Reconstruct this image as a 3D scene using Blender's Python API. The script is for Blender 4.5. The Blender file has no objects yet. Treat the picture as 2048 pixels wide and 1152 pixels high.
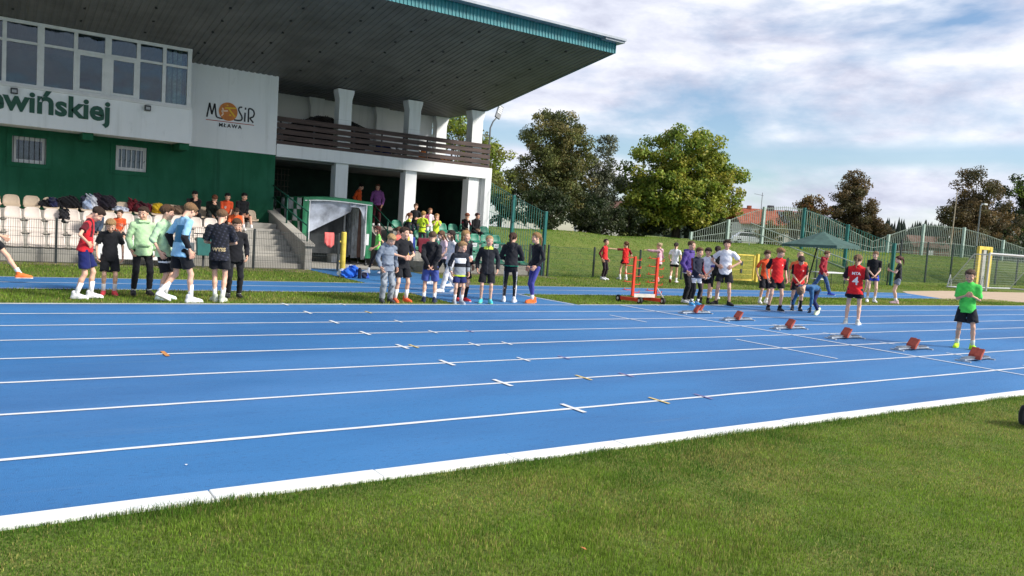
import bpy, bmesh, math, random
import numpy as np
from mathutils import Vector, Matrix, noise as mnoise
random.seed(7); RNG = np.random.default_rng(7)
S = bpy.context.scene
COL = S.collection
PI = math.pi
R = math.radians

# ------------------------------------------------------------------ camera
YAW, PITCH, ROLL, CAMH = 0.59339, -0.07364, 0.06593, 1.655
_f = Vector((math.sin(YAW)*math.cos(PITCH), math.cos(YAW)*math.cos(PITCH), math.sin(PITCH)))
_r = Vector((math.cos(YAW), -math.sin(YAW), 0)); _u = _r.cross(_f)
_r2 = _r*math.cos(ROLL) + _u*math.sin(ROLL); _u2 = -_r*math.sin(ROLL) + _u*math.cos(ROLL)
cd = bpy.data.cameras.new('camera'); cam = bpy.data.objects.new('camera', cd); COL.objects.link(cam)
M = Matrix((( _r2.x, _u2.x, -_f.x, 0), (_r2.y, _u2.y, -_f.y, 0), (_r2.z, _u2.z, -_f.z, CAMH), (0, 0, 0, 1)))
cam.matrix_world = M
cd.sensor_width = 36; cd.lens = 1588.27/2048*36; cd.clip_start = .05; cd.clip_end = 5000
S.camera = cam

# ------------------------------------------------------------------ light
SUN_DIR = Vector((0.58, -0.70, 0.62)).normalized()        # towards the sun
w = bpy.data.worlds.new('World'); S.world = w; w.use_nodes = True
nt = w.node_tree; nt.nodes.clear()
def N(t, typ, **kw):
    n = t.nodes.new(typ)
    for k, v in kw.items(): setattr(n, k, v)
    return n
L = nt.links.new
out = N(nt, 'ShaderNodeOutputWorld')
sky = N(nt, 'ShaderNodeTexSky', sky_type='NISHITA'); sky.sun_disc = False
sky.sun_elevation = math.asin(SUN_DIR.z); sky.sun_rotation = math.atan2(SUN_DIR.x, SUN_DIR.y)
sky.air_density = 1.0; sky.dust_density = .5; sky.ozone_density = 3.0
bg1 = N(nt, 'ShaderNodeBackground'); bg1.inputs[1].default_value = .10; L(sky.outputs[0], bg1.inputs[0])
tc = N(nt, 'ShaderNodeTexCoord')
mp = N(nt, 'ShaderNodeMapping'); mp.inputs['Scale'].default_value = (1, 1, 2.9); L(tc.outputs['Generated'], mp.inputs[0])
def wnoise(scale, det, rough, dist, off):
    m2 = N(nt, 'ShaderNodeMapping'); m2.inputs['Location'].default_value = off; L(mp.outputs[0], m2.inputs[0])
    n = N(nt, 'ShaderNodeTexNoise'); n.inputs['Scale'].default_value = scale; n.inputs['Detail'].default_value = det
    n.inputs['Roughness'].default_value = rough; n.inputs['Distortion'].default_value = dist
    L(m2.outputs[0], n.inputs['Vector']); return n.outputs['Fac']
def wramp(src, pts):
    r = N(nt, 'ShaderNodeValToRGB'); e = r.color_ramp.elements
    while len(e) < len(pts): e.new(.5)
    for q, (p, c) in zip(e, pts): q.position = p; q.color = c if len(c) == 4 else (*c, 1)
    L(src, r.inputs[0]); return r.outputs[0]
cover = wramp(wnoise(3.1, 7, .55, .15, (1.7, 5.2, 0)), [(.395, (0, 0, 0)), (.54, (1, 1, 1))])
shade = wramp(wnoise(6.2, 10, .6, .1, (8.3, 1.1, 2.0)), [(.32, (.56, .59, .74)), (.45, (.76, .79, .92)), (.56, (.93, .95, 1.04)), (.70, (1.10, 1.11, 1.16))])
# clear gap low over the horizon, all round
sx = N(nt, 'ShaderNodeSeparateXYZ'); L(tc.outputs['Generated'], sx.inputs[0])
nz = N(nt, 'ShaderNodeMath', operation='MULTIPLY_ADD'); L(wnoise(2.0, 3, .5, 0, (3, 3, 3)), nz.inputs[0]); nz.inputs[1].default_value = .055; L(sx.outputs[2], nz.inputs[2])
gap = wramp(nz.outputs[0], [(.118, (1, 1, 1)), (.130, (.12, .12, .12)), (.143, (.12, .12, .12)), (.158, (1, 1, 1))])
mm = N(nt, 'ShaderNodeMath', operation='MULTIPLY'); L(cover, mm.inputs[0]); L(gap, mm.inputs[1])
bg2 = N(nt, 'ShaderNodeBackground'); bg2.inputs[1].default_value = .70; L(shade, bg2.inputs[0])
mx = N(nt, 'ShaderNodeMixShader'); L(mm.outputs[0], mx.inputs[0]); L(bg1.outputs[0], mx.inputs[1]); L(bg2.outputs[0], mx.inputs[2])
L(mx.outputs[0], out.inputs[0])
sl = bpy.data.lights.new('sun', 'SUN'); sl.energy = 3.6; sl.angle = R(11); sl.color = (1, .95, .87)
so = bpy.data.objects.new('sun', sl); COL.objects.link(so); so.rotation_euler = SUN_DIR.to_track_quat('Z', 'Y').to_euler(); so.location = (20, -10, 40)
S.view_settings.view_transform = 'Standard'; S.view_settings.look = 'None'; S.view_settings.gamma = 1; S.view_settings.exposure = .6
S.view_settings.use_curve_mapping = False
S.render.engine = 'CYCLES'; S.cycles.use_denoising = True; S.cycles.max_bounces = 8; S.cycles.transparent_max_bounces = 24
S.cycles.use_fast_gi = False

# ------------------------------------------------------------------ materials
MATS = {}
def srgb(r, g, b):
    f = lambda c: (c/255/12.92 if c/255 <= .04045 else ((c/255+.055)/1.055)**2.4)
    return (f(r), f(g), f(b))
def mat(name, col=(.5, .5, .5), rough=.7, var=.12, vs=6.0, bump=.0, bs=40.0, metal=0.0, spec=.4, col2=None, stretch=(1, 1, 1), coords='Object', alpha=1, trans=0, sheen=0):
    """plain painted surface with noise variation, optional second colour and fine relief"""
    if name in MATS: return MATS[name]
    m = bpy.data.materials.new(name); m.use_nodes = True; t = m.node_tree; b = t.nodes['Principled BSDF']
    b.inputs['Roughness'].default_value = rough; b.inputs['Metallic'].default_value = metal
    b.inputs['Specular IOR Level'].default_value = spec
    if trans: b.inputs['Transmission Weight'].default_value = trans
    if alpha < 1: b.inputs['Alpha'].default_value = alpha
    if sheen: b.inputs['Sheen Weight'].default_value = sheen
    tc = N(t, 'ShaderNodeTexCoord'); mp = N(t, 'ShaderNodeMapping'); mp.inputs['Scale'].default_value = stretch
    t.links.new(tc.outputs[coords], mp.inputs[0])
    if var > 0 or col2:
        n = N(t, 'ShaderNodeTexNoise'); n.inputs['Scale'].default_value = vs; n.inputs['Detail'].default_value = 5; n.inputs['Roughness'].default_value = .62
        t.links.new(mp.outputs[0], n.inputs['Vector'])
        r = N(t, 'ShaderNodeValToRGB'); e = r.color_ramp.elements
        c2 = col2 if col2 else tuple(c*(1-2*var) for c in col)
        e[0].position = .32; e[1].position = .68
        e[0].color = (*c2, 1); e[1].color = (*(col if col2 else tuple(min(1, c*(1+var)) for c in col)), 1)
        t.links.new(n.outputs['Fac'], r.inputs[0]); t.links.new(r.outputs[0], b.inputs['Base Color'])
    else: b.inputs['Base Color'].default_value = (*col, 1)
    if bump > 0:
        n2 = N(t, 'ShaderNodeTexNoise'); n2.inputs['Scale'].default_value = bs; n2.inputs['Detail'].default_value = 4
        t.links.new(mp.outputs[0], n2.inputs['Vector'])
        bp = N(t, 'ShaderNodeBump'); bp.inputs['Strength'].default_value = bump; bp.inputs['Distance'].default_value = .02
        t.links.new(n2.outputs['Fac'], bp.inputs['Height']); t.links.new(bp.outputs[0], b.inputs['Normal'])
    MATS[name] = m; return m
def mat_layers(name, layers, rough=.9, bump=.3, bs=60, coords='Object', spec=.2):
    """base colour plus a list of (colour, scale, lo, hi, stretch, weight) noise-masked layers on top"""
    m = bpy.data.materials.new(name); m.use_nodes = True; t = m.node_tree; b = t.nodes['Principled BSDF']
    b.inputs['Roughness'].default_value = rough; b.inputs['Specular IOR Level'].default_value = spec
    tc = N(t, 'ShaderNodeTexCoord'); prev = None
    for i, (c, sc, lo, hi, st, wt) in enumerate(layers):
        if i == 0:
            rgb = N(t, 'ShaderNodeRGB'); rgb.outputs[0].default_value = (*c, 1); prev = rgb.outputs[0]; continue
        mp = N(t, 'ShaderNodeMapping'); mp.inputs['Scale'].default_value = st; mp.inputs['Location'].default_value = (i*3.7, i*1.3, i*.7)
        t.links.new(tc.outputs[coords], mp.inputs[0])
        n = N(t, 'ShaderNodeTexNoise'); n.inputs['Scale'].default_value = sc; n.inputs['Detail'].default_value = 6; n.inputs['Roughness'].default_value = .6
        t.links.new(mp.outputs[0], n.inputs['Vector'])
        mr = N(t, 'ShaderNodeMapRange'); mr.inputs[1].default_value = lo; mr.inputs[2].default_value = hi; mr.inputs[4].default_value = wt
        t.links.new(n.outputs['Fac'], mr.inputs[0])
        mx = N(t, 'ShaderNodeMix', data_type='RGBA'); t.links.new(mr.outputs[0], mx.inputs[0]); t.links.new(prev, mx.inputs[6]); mx.inputs[7].default_value = (*c, 1)
        prev = mx.outputs[2]
    t.links.new(prev, b.inputs['Base Color'])
    if bump:
        n2 = N(t, 'ShaderNodeTexNoise'); n2.inputs['Scale'].default_value = bs; n2.inputs['Detail'].default_value = 6
        t.links.new(tc.outputs[coords], n2.inputs['Vector'])
        bp = N(t, 'ShaderNodeBump'); bp.inputs['Strength'].default_value = bump; bp.inputs['Distance'].default_value = .03
        t.links.new(n2.outputs['Fac'], bp.inputs['Height']); t.links.new(bp.outputs[0], b.inputs['Normal'])
    MATS[name] = m; return m

# ------------------------------------------------------------------ mesh helpers
class MB:
    def __init__(s): s.v = []; s.f = []; s.m = []
    def add(s, vs, fs, mi=0):
        o = len(s.v); s.v.extend([tuple(v) for v in vs]); s.f.extend([tuple(i+o for i in f) for f in fs]); s.m.extend([mi]*len(fs)); return s
    def box(s, x0, x1, y0, y1, z0, z1, mi=0, M=None):
        vs = [(x, y, z) for z in (z0, z1) for y in (y0, y1) for x in (x0, x1)]
        if M is not None: vs = [M @ Vector(v) for v in vs]
        return s.add(vs, [(0, 2, 3, 1), (4, 5, 7, 6), (0, 1, 5, 4), (2, 6, 7, 3), (0, 4, 6, 2), (1, 3, 7, 5)], mi)
    def bar(s, a, b, w, h=None, mi=0, up=(0, 0, 1)):
        """square bar from a to b"""
        h = w if h is None else h
        a = Vector(a); b = Vector(b); d = (b-a).normalized(); u = Vector(up)
        if abs(d.dot(u)) > .98: u = Vector((0, 1, 0))
        x = d.cross(u).normalized()*(w/2); y = x.cross(d).normalized()*(h/2)
        vs = [p+sx*x+sy*y for p in (a, b) for sx, sy in ((-1, -1), (1, -1), (1, 1), (-1, 1))]
        return s.add(vs, [(0, 3, 2, 1), (4, 5, 6, 7), (0, 1, 5, 4), (1, 2, 6, 5), (2, 3, 7, 6), (3, 0, 4, 7)], mi)
    def tube(s, pts, r, n=8, mi=0, cap=True):
        """round tube through points, r a number or one per point"""
        pts = [Vector(p) for p in pts]; rr = [float(q) for q in r] if hasattr(r, '__len__') else [float(r)]*len(pts); rings = []
        x = None
        for i, p in enumerate(pts):
            d = (pts[min(i+1, len(pts)-1)]-pts[max(i-1, 0)])
            d = d.normalized() if d.length > 1e-9 else Vector((0, 0, 1))
            if x is None:
                a = Vector((0, 0, 1)) if abs(d.z) < .9 else Vector((1, 0, 0)); x = d.cross(a).normalized()
            else:
                x = (x-d*x.dot(d)); x = x.normalized() if x.length > 1e-6 else d.orthogonal().normalized()
            y = d.cross(x)
            rings.append([p+rr[i]*(math.cos(2*PI*k/n)*x+math.sin(2*PI*k/n)*y) for k in range(n)])
        vs = [v for g in rings for v in g]
        fs = [(i*n+k, i*n+(k+1) % n, (i+1)*n+(k+1) % n, (i+1)*n+k) for i in range(len(pts)-1) for k in range(n)]
        if cap: fs += [tuple(range(n-1, -1, -1)), tuple((len(pts)-1)*n+k for k in range(n))]
        return s.add(vs, fs, mi)
    def prism(s, poly, y0, y1, mi=0, axis='y'):
        """polygon (a,b) extruded along an axis; axis y: (x,z), axis x: (y,z), axis z: (x,y)"""
        n = len(poly)
        P = {'y': lambda a, b, t: (a, t, b), 'x': lambda a, b, t: (t, a, b), 'z': lambda a, b, t: (a, b, t)}[axis]
        vs = [P(a, b, y0) for a, b in poly]+[P(a, b, y1) for a, b in poly]
        fs = [tuple(range(n)), tuple(range(2*n-1, n-1, -1))]+[(i, n+i, n+(i+1) % n, (i+1) % n) for i in range(n)]
        return s.add(vs, fs, mi)
    def build(s, name, mats, parent=None, smooth=False, loc=None, bevel=0, fix=True):
        me = bpy.data.meshes.new(name); me.from_pydata(s.v, [], s.f)
        mats = mats if isinstance(mats, (list, tuple)) else [mats]
        for m in mats: me.materials.append(m)
        if len(mats) > 1: me.polygons.foreach_set('material_index', s.m)
        if fix:
            bm = bmesh.new(); bm.from_mesh(me); bmesh.ops.recalc_face_normals(bm, faces=bm.faces); bm.to_mesh(me); bm.free()
        if smooth: me.polygons.foreach_set('use_smooth', [True]*len(me.polygons))
        o = bpy.data.objects.new(name, me); COL.objects.link(o)
        if loc: o.location = loc
        if parent: o.parent = parent
        if bevel:
            b = o.modifiers.new('bevel', 'BEVEL'); b.width = bevel; b.segments = 2; b.limit_method = 'ANGLE'
        return o
def tag(o, label=None, cat=None, group=None, kind=None):
    if label: o['label'] = label
    if cat: o['category'] = cat
    if group: o['group'] = group
    if kind: o['kind'] = kind
    return o
def thing(name, label, cat, loc=(0, 0, 0), rz=0, group=None):
    o = bpy.data.objects.new(name, None); COL.objects.link(o); o.empty_display_size = .2
    o.location = loc; o.rotation_euler = (0, 0, rz); return tag(o, label, cat, group)
def copy_tree(o, parent=None):
    c = o.copy(); COL.objects.link(c); c.parent = parent
    for ch in o.children: copy_tree(ch, c)
    return c
def boxo(name, m, parent, x0, x1, y0, y1, z0, z1, bevel=0):
    return MB().box(x0, x1, y0, y1, z0, z1).build(name, m, parent, bevel=bevel)
def sheet(name, m, poly, z, parent=None, kind='structure'):
    o = MB().add([(x, y, z) for x, y in poly], [tuple(range(len(poly)))]).build(name, m, parent, fix=False)
    if o.data.polygons[0].normal.z < 0: o.data.flip_normals()
    if parent is None: tag(o, kind=kind)
    return o
def text_mesh(txt, size, m, parent, name, loc, rot, extrude=.01, offset=0., sx=1., align='LEFT', space=1.):
    cu = bpy.data.curves.new(name, 'FONT'); cu.body = txt; cu.size = size; cu.extrude = extrude; cu.offset = offset; cu.align_x = align
    cu.space_character = space; cu.resolution_u = 3
    o = bpy.data.objects.new(name+'_tmp', cu); COL.objects.link(o)
    dg = bpy.context.evaluated_depsgraph_get(); me = bpy.data.meshes.new_from_object(o.evaluated_get(dg)); bpy.data.objects.remove(o)
    me.materials.clear(); me.materials.append(m)
    q = bpy.data.objects.new(name, me); COL.objects.link(q); q.location = loc; q.rotation_euler = rot; q.scale = (sx, 1, 1)
    if parent: q.parent = parent
    return q
def instance(src, name, parent, loc, rot=(0, 0, 0), scale=(1, 1, 1), m=None):
    """another object on the same mesh data"""
    o = bpy.data.objects.new(name, src.data if hasattr(src, 'data') and not isinstance(src, bpy.types.Mesh) else src); COL.objects.link(o)
    o.parent = parent; o.location = loc; o.rotation_euler = rot; o.scale = scale
    if m is not None:
        o.material_slots[0].link = 'OBJECT'; o.material_slots[0].material = m
    return o
# ------------------------------------------------------------------ ground, track, grass
def sstep(a, b, x):
    t = np.clip((x-a)/(b-a), 0, 1); return t*t*(3-2*t)
def terrain(x, y):
    x = np.asarray(x, float); y = np.asarray(y, float)
    z = 1.66*sstep(24.4, 29.2, y)*sstep(17.35, 17.75, x)
    z = np.maximum(z, 1.40*sstep(32.6, 34.5, y))
    z = np.maximum(z, 1.66*sstep(26., 31, y)*sstep(-9, -14, x))
    far = sstep(31, 60, y)
    z = z + far*(.18*np.sin(x*.11)+.14*np.sin(y*.13+x*.05)) + .07*np.sin(x*.9)*np.sin(y*.7)*sstep(25, 28, y)*sstep(18, 19, x)
    return z
def axis(parts):
    o = []
    for a, b, n in parts: o += list(np.linspace(a, b, n, endpoint=False))
    return np.array(o+[parts[-1][1]])
gx = axis([(-2500, -200, 6), (-200, -16, 12), (-16, 17, 24), (17, 19, 16), (19, 80, 62), (80, 200, 30), (200, 3000, 10)])
gy = axis([(-800, -20, 6), (-20, 22, 12), (22, 36, 48), (36, 80, 40), (80, 200, 24), (200, 3000, 10)])
GX, GY = np.meshgrid(gx, gy); GZ = terrain(GX, GY)
nx, ny = len(gx), len(gy)
fs = [(j*nx+i, j*nx+i+1, (j+1)*nx+i+1, (j+1)*nx+i) for j in range(ny-1) for i in range(nx-1)]
g_grass = mat_layers('lawn_soil', [((.13, .18, .032), 0, 0, 0, 0, 0), ((.20, .205, .055), 1.1, .42, .68, (1, 1, 1), .75), ((.075, .13, .02), 3.5, .45, .7, (1, 1, 1), .8), ((.20, .165, .065), 6.0, .56, .74, (1, 1, 1), .6), ((.08, .125, .024), 34, .46, .64, (1, 1, 1), .75)], bump=.7, bs=45)
grd = MB().add(np.stack([GX.ravel(), GY.ravel(), GZ.ravel()], 1).tolist(), fs).build('ground', g_grass, smooth=True, fix=False)
tag(grd, kind='structure')

m_track = mat_layers('blue_track_rubber', [((.043, .190, .435), 0, 0, 0, 0, 0), ((.029, .122, .305), .55, .40, .70, (.30, 1, 1), .95), ((.080, .225, .48), .5, .5, .75, (.3, 1, 1), .7), ((.026, .085, .20), 38, .56, .72, (.6, 1, 1), .55), ((.030, .11, .27), 2.6, .58, .76, (.4, 2.2, 1), .35), ((.13, .22, .36), 1.7, .62, .8, (.16, 3.5, 1), .5), ((.032, .10, .26), 160, .52, .7, (1, 1, 1), .55)], rough=.62, bump=.35, bs=220, spec=.35)
m_line = mat_layers('white_line_paint', [((.70, .715, .73), 0, 0, 0, 0, 0), ((.56, .60, .66), 8, .52, .72, (.5, 2, 1), .7), ((.22, .34, .56), 30, .66, .74, (.6, 3, 1), .8)], rough=.7, bump=.2, bs=150)
m_yel = mat('yellow_tick_paint', srgb(215, 190, 120), .7, .2, 25)
m_ora = mat('orange_tick_paint', srgb(205, 140, 80), .7, .2, 25)
m_red = mat('faded_red_tick_paint', srgb(130, 120, 165), .7, .2, 25)
Y0 = 4.529
track = sheet('running_track', m_track, [(-70, 4.70), (95, 4.70), (95, 14.33), (-70, 14.33)], .012)
def wline(name, x0, x1, y, wd, z, m, parent, n=140):
    """lengthwise painted line whose edges wander a few millimetres"""
    xs = np.linspace(x0, x1, n); e = lambda: RNG.normal(0, .0028, n)
    a = y-wd/2+e(); b = y+wd/2+e()
    vs = [(x, p, z) for x, p in zip(xs, a)]+[(x, p, z) for x, p in zip(xs, b)]
    return MB().add(vs, [(i, i+1, n+i+1, n+i) for i in range(n-1)]).build(name, m, parent, fix=False)
for k in range(1, 9): wline('lane_line', -70, 95, Y0+1.22*k,   .050, .017, m_line, track, 700)
def cross(x, y, m, ln=.17, wd=.05): sheet('lane_mark', m, [(x-wd/2, y-ln), (x+wd/2, y-ln), (x+wd/2, y+ln), (x-wd/2, y+ln)], .0205, track)
def xline(x, ya, yb, wd=.05): sheet('cross_line', m_line, [(x-wd/2, ya), (x+wd/2, ya), (x+wd/2, yb), (x-wd/2, yb)], .0205, track)
for k in range(1, 9):
    y = Y0+1.22*k
    cross(4.66, y, m_line, .18, .05); cross(5.77, y, m_yel if k in (1, 2, 7) else m_line, .15, .035)
    if k in (1, 2, 3, 5): cross(6.42, y, m_red, .13, .035)
    cross(13.95, y, m_line, .14, .04)
cross(1.74, Y0+4.88, m_ora, .17, .045); cross(4.83, Y0+4.88, m_yel, .14, .035); cross(6.32, Y0+4.88, m_line, .14, .035)
xline(12.77, 4.80, 14.27); xline(10.88, 11.34, 12.45, .04); xline(10.88, 7.15, 9.12, .04)
# raised white edge boards on the infield side
m_kerb = mat_layers('white_kerb_paint', [((.76, .77, .75), 0, 0, 0, 0, 0), ((.66, .68, .66), 5, .5, .75, (1, 3, 1), .6), ((.40, .42, .34), 20, .60, .76, (1, 1, 1), .6)], rough=.55, bump=.1, bs=80)
kerb = MB().box(30.33, 95, 4.545, 4.70, -.05, .026).build('kerb', m_kerb); tag(kerb, kind='structure')
kb = None
for i in range(-9, 29):
    x = 1.13+1.04*i
    if kb is None: kb = MB().box(.003, 1.037, -.078, .078, -.05, .026).build('kerb_board', m_kerb, kerb, bevel=.006); kb.location = (x, 4.622, 0)
    else:
        o = kb.copy(); COL.objects.link(o); o.parent = kerb; o.location = (x, 4.622+random.uniform(-.002, .002), random.uniform(-.002, .002))
edge = MB().box(-70, 8.38, 14.335, 14.39, -.05, .02).box(11.62, 95, 14.335, 14.39, -.05, .02).build('track_edging', mat('grey_edging', (.35, .38, .36), .85, .2, 8)); tag(edge, kind='structure')
run = sheet('run_up_track', m_track, [(-70, 16.70), (32.2, 16.70), (33.6, 19.2), (-70, 19.2)], .012)
for y in (16.74, 17.95, 19.16): wline('lane_line', -70, 32.0, y, .05, .017, m_line, run, 400)
path = sheet('blue_path', m_track, [(8.4, 14.335), (11.6, 14.335), (11.55, 16.70), (8.4, 16.70)], .009)
path2 = sheet('blue_path', m_track, [(8.4, 19.2), (11.55, 19.2), (12.1, 24.4), (8.45, 24.4)], .009)
sheet('cross_line', m_line, [(11.44, 14.4), (11.49, 14.4), (11.45, 16.6), (11.40, 16.6)], .014, path)
m_sand = mat_layers('jump_pit_sand', [((.50, .38, .27), 0, 0, 0, 0, 0), ((.40, .30, .20), 2, .45, .7, (1, 1, 1), .6), ((.60, .48, .36), 12, .5, .7, (1, 1, 1), .5)], bump=.6, bs=14)
sp = [(31.3, 16.3), (33, 18.6), (35, 20.1), (40, 20.9), (60, 20.9), (60, 15.7), (36, 15.7)]
sheet('sand_pit', m_sand, sp, .008)
m_dirt = mat_layers('trodden_dirt', [((.22, .18, .12), 0, 0, 0, 0, 0), ((.10, .12, .035), 1.6, .42, .6, (1, 1, 1), .95), ((.32, .28, .22), 5, .55, .75, (1, 1, 1), .5)], bump=.5, bs=30)
n = 60
def ragged(name, x0, x1, y0, y1, z, m):
    xs = np.linspace(x0, x1, n)
    poly = [(x, y0+.16*math.sin(x*2.1)+.1*math.sin(x*5.3+1)+random.uniform(-.05, .05)) for x in xs]+[(x1, y1), (x0, y1)]
    return sheet(name, m, poly, z)
ragged('dirt_strip', -14, 8.35, 22.75, 24.2, .005, m_dirt); ragged('dirt_strip', 12.1, 17.4, 22.9, 24.2, .005, m_dirt)

# blades of grass
m_blade = bpy.data.materials.new('grass_blade'); m_blade.use_nodes = True
t = m_blade.node_tree; b = t.nodes['Principled BSDF']; b.inputs['Roughness'].default_value = .65; b.inputs['Specular IOR Level'].default_value = .25
a = N(t, 'ShaderNodeVertexColor', layer_name='col'); t.links.new(a.outputs[0], b.inputs['Base Color'])
_tl = N(t, 'ShaderNodeBsdfTranslucent'); t.links.new(a.outputs[0], _tl.inputs[0]); _ms = N(t, 'ShaderNodeMixShader'); _ms.inputs[0].default_value = .45
t.links.new(b.outputs[0], _ms.inputs[1]); t.links.new(_tl.outputs[0], _ms.inputs[2]); t.links.new(_ms.outputs[0], t.nodes['Material Output'].inputs[0])
def vnoise(x, y, sc, seed):
    """cheap smooth 2-D value noise"""
    rs = np.random.default_rng(seed).random((64, 64)); u = x*sc; v = y*sc
    i = np.floor(u).astype(int); j = np.floor(v).astype(int); fu = u-i; fv = v-j; fu = fu*fu*(3-2*fu); fv = fv*fv*(3-2*fv)
    g = lambda p, q: rs[p % 64, q % 64]
    return (g(i, j)*(1-fu)+g(i+1, j)*fu)*(1-fv)+(g(i, j+1)*(1-fu)+g(i+1, j+1)*fu)*fv
def blades(name, x, y, h, wd, label, z0=None, lean=.55):
    n = len(x); th = RNG.random(n)*2*PI; ln = RNG.random(n)*lean; ld = RNG.random(n)*2*PI
    h = h*(.55+.75*RNG.random(n)); ww = wd*(.6+.7*RNG.random(n))/2
    z = terrain(x, y) if z0 is None else z0
    dx, dy = np.cos(th)*ww, np.sin(th)*ww; lx, ly = np.cos(ld)*ln*h, np.sin(ld)*ln*h
    P = np.empty((n, 5, 3))
    P[:, 0] = np.stack([x-dx, y-dy, z-.004], 1); P[:, 1] = np.stack([x+dx, y+dy, z-.004], 1)
    mz = z+h*.58
    P[:, 2] = np.stack([x+dx*.8+lx*.35, y+dy*.8+ly*.35, mz], 1); P[:, 3] = np.stack([x-dx*.8+lx*.35, y-dy*.8+ly*.35, mz], 1)
    P[:, 4] = np.stack([x+lx*1.15, y+ly*1.15, z+h*np.sqrt(np.clip(1-ln*ln*.6, .2, 1))], 1)
    me = bpy.data.meshes.new(name); nv = n*5
    me.vertices.add(nv); me.vertices.foreach_set('co', P.ravel())
    base = np.arange(n)*5
    loops = np.concatenate([np.stack([base, base+1, base+2, base+3], 1), np.stack([base+3, base+2, base+4], 1)], 1).ravel()
    me.loops.add(n*7); me.loops.foreach_set('vertex_index', loops.astype(np.int32))
    st = np.stack([np.arange(n)*7, np.arange(n)*7+4], 1).ravel(); tot = np.tile([4, 3], n)
    me.polygons.add(n*2); me.polygons.foreach_set('loop_start', st.astype(np.int32)); me.polygons.foreach_set('loop_total', tot.astype(np.int32))
    me.update(); me.validate()
    dry = np.clip((vnoise(x, y, .8, 3)*.5+vnoise(x, y, 2.3, 4)*.3+vnoise(x, y, 6.5, 6)*.2-.44)*3.6, 0, 1)
    lush = np.clip((vnoise(x, y, .7, 9)*.55+vnoise(x, y, 3.1, 10)*.45-.42)*3.2, 0, 1)
    if name == 'infield_grass': lush = np.maximum(lush, sstep(4.15, 4.5, y)); dry = dry*(1-.8*sstep(4.1, 4.4, y))
    g = np.array([.185, .290, .032]); dg = np.array([.082, .175, .018]); yl = np.array([.37, .36, .10]); br = np.array([.30, .235, .095])
    c = g[None]*(1-lush[:, None])+dg[None]*lush[:, None]
    k = (dry*.45+.05)[:, None] > RNG.random(n)[:, None]; c = np.where(k, yl[None], c)
    k2 = (dry*.18+.015)[:, None] > RNG.random(n)[:, None]; c = np.where(k2, br[None], c)
    c = c*(.45+1.1*RNG.random(n)[:, None])*(.86+.28*vnoise(x, y, 7.5, 15)[:, None])
    ca = me.color_attributes.new('col', 'FLOAT_COLOR', 'POINT')
    ca.data.foreach_set('color', np.repeat(np.concatenate([c, np.ones((n, 1))], 1), 5, 0).ravel())
    me.materials.append(m_blade)
    o = bpy.data.objects.new(name, me); COL.objects.link(o); tag(o, label, 'grass', kind='stuff'); return o
def scatter(n, x0, x1, y0, y1): return x0+(x1-x0)*RNG.random(n), y0+(y1-y0)*RNG.random(n)
xa, ya = scatter(720000, -.6, 12.5, 1.2, 4.55)
# density follows how large the blades show: keep those near the lens and along the kerb
vis = (xa*.559+ya*.829) > 2.0
vis &= (xa*.829-ya*.559) > -(xa*.559+ya*.829)*.72-.3
vis &= RNG.random(len(xa)) < np.clip(1.15-.075*np.hypot(xa, ya), .35, 1)
xa, ya = xa[vis], ya[vis]
tall = 1+.5*sstep(4.3, 4.55, ya)
blades('infield_grass', xa, ya, (.014+.014*vnoise(xa, ya, 3.3, 12)*vnoise(xa, ya, .9, 13)*2)*tall, .0034, 'short green and straw coloured grass of the infield')
xb, yb = scatter(26000, 12.5, 40, 1.0, 4.55); blades('infield_grass', xb, yb, .035, .007, 'grass of the infield further along the white kerb')
xs_, ys_ = scatter(60000, -3, 36, 14.38, 16.72); k = (xs_ < 8.4) | (xs_ > 11.6)
blades('grass_strip', xs_[k], ys_[k], .045, .010, 'mown grass strip between the two blue tracks')
xs_, ys_ = scatter(60000, -3, 48, 19.2, 24.2); k = ((xs_ < 8.4) & (ys_ < 23.3)) | ((xs_ > 12.1) & ((ys_ < 23.2) | (xs_ > 17.6))); k &= ~((xs_ > 32) & (ys_ < 21))
blades('grass_verge', xs_[k], ys_[k], .05, .012, 'mown grass verge in front of the fence')
xs_, ys_ = scatter(80000, 17.7, 60, 24.2, 31); blades('bank_grass', xs_, ys_, .05, .013, 'rough grass on the bank behind the fence')
# ------------------------------------------------------------------ grandstand
m_white = mat_layers('white_render', [((.80, .81, .81), 0, 0, 0, 0, 0), ((.70, .715, .72), .7, .45, .7, (1, 1, .5), .6), ((.50, .51, .50), 5, .62, .8, (1, 1, .35), .45), ((.52, .53, .51), 2.2, .55, .75, (2.2, 2.2, .10), .45)], rough=.85, bump=.12, bs=70)
m_green = mat_layers('green_render', [((.014, .108, .052), 0, 0, 0, 0, 0), ((.028, .150, .085), .8, .42, .70, (1, 1, .6), .9), ((.010, .080, .040), 3, .5, .75, (1, 1, .3), .7), ((.045, .165, .105), 9, .62, .78, (1, 1, .5), .55), ((.010, .060, .032), 2.0, .54, .72, (2.4, 2.4, .12), .6), ((.09, .16, .12), 26, .70, .8, (1, 1, 1), .5)], rough=.85, bump=.15, bs=60)
m_conc = mat_layers('weathered_concrete', [((.42, .40, .36), 0, 0, 0, 0, 0), ((.30, .285, .25), 1.5, .45, .7, (1, 1, 1), .7), ((.50, .47, .41), 6, .5, .75, (1, 1, 1), .5), ((.18, .17, .14), 14, .62, .78, (1, 1, .4), .5)], rough=.95, bump=.3, bs=50)
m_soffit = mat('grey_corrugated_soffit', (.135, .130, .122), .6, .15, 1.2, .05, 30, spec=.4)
m_teal = mat('teal_sheet_metal', (.010, .200, .225), .45, .14, 3, spec=.5, stretch=(1, 1, .4))
m_gut = mat('grey_gutter', (.34, .37, .41), .4, .1, 3, spec=.5)
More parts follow.
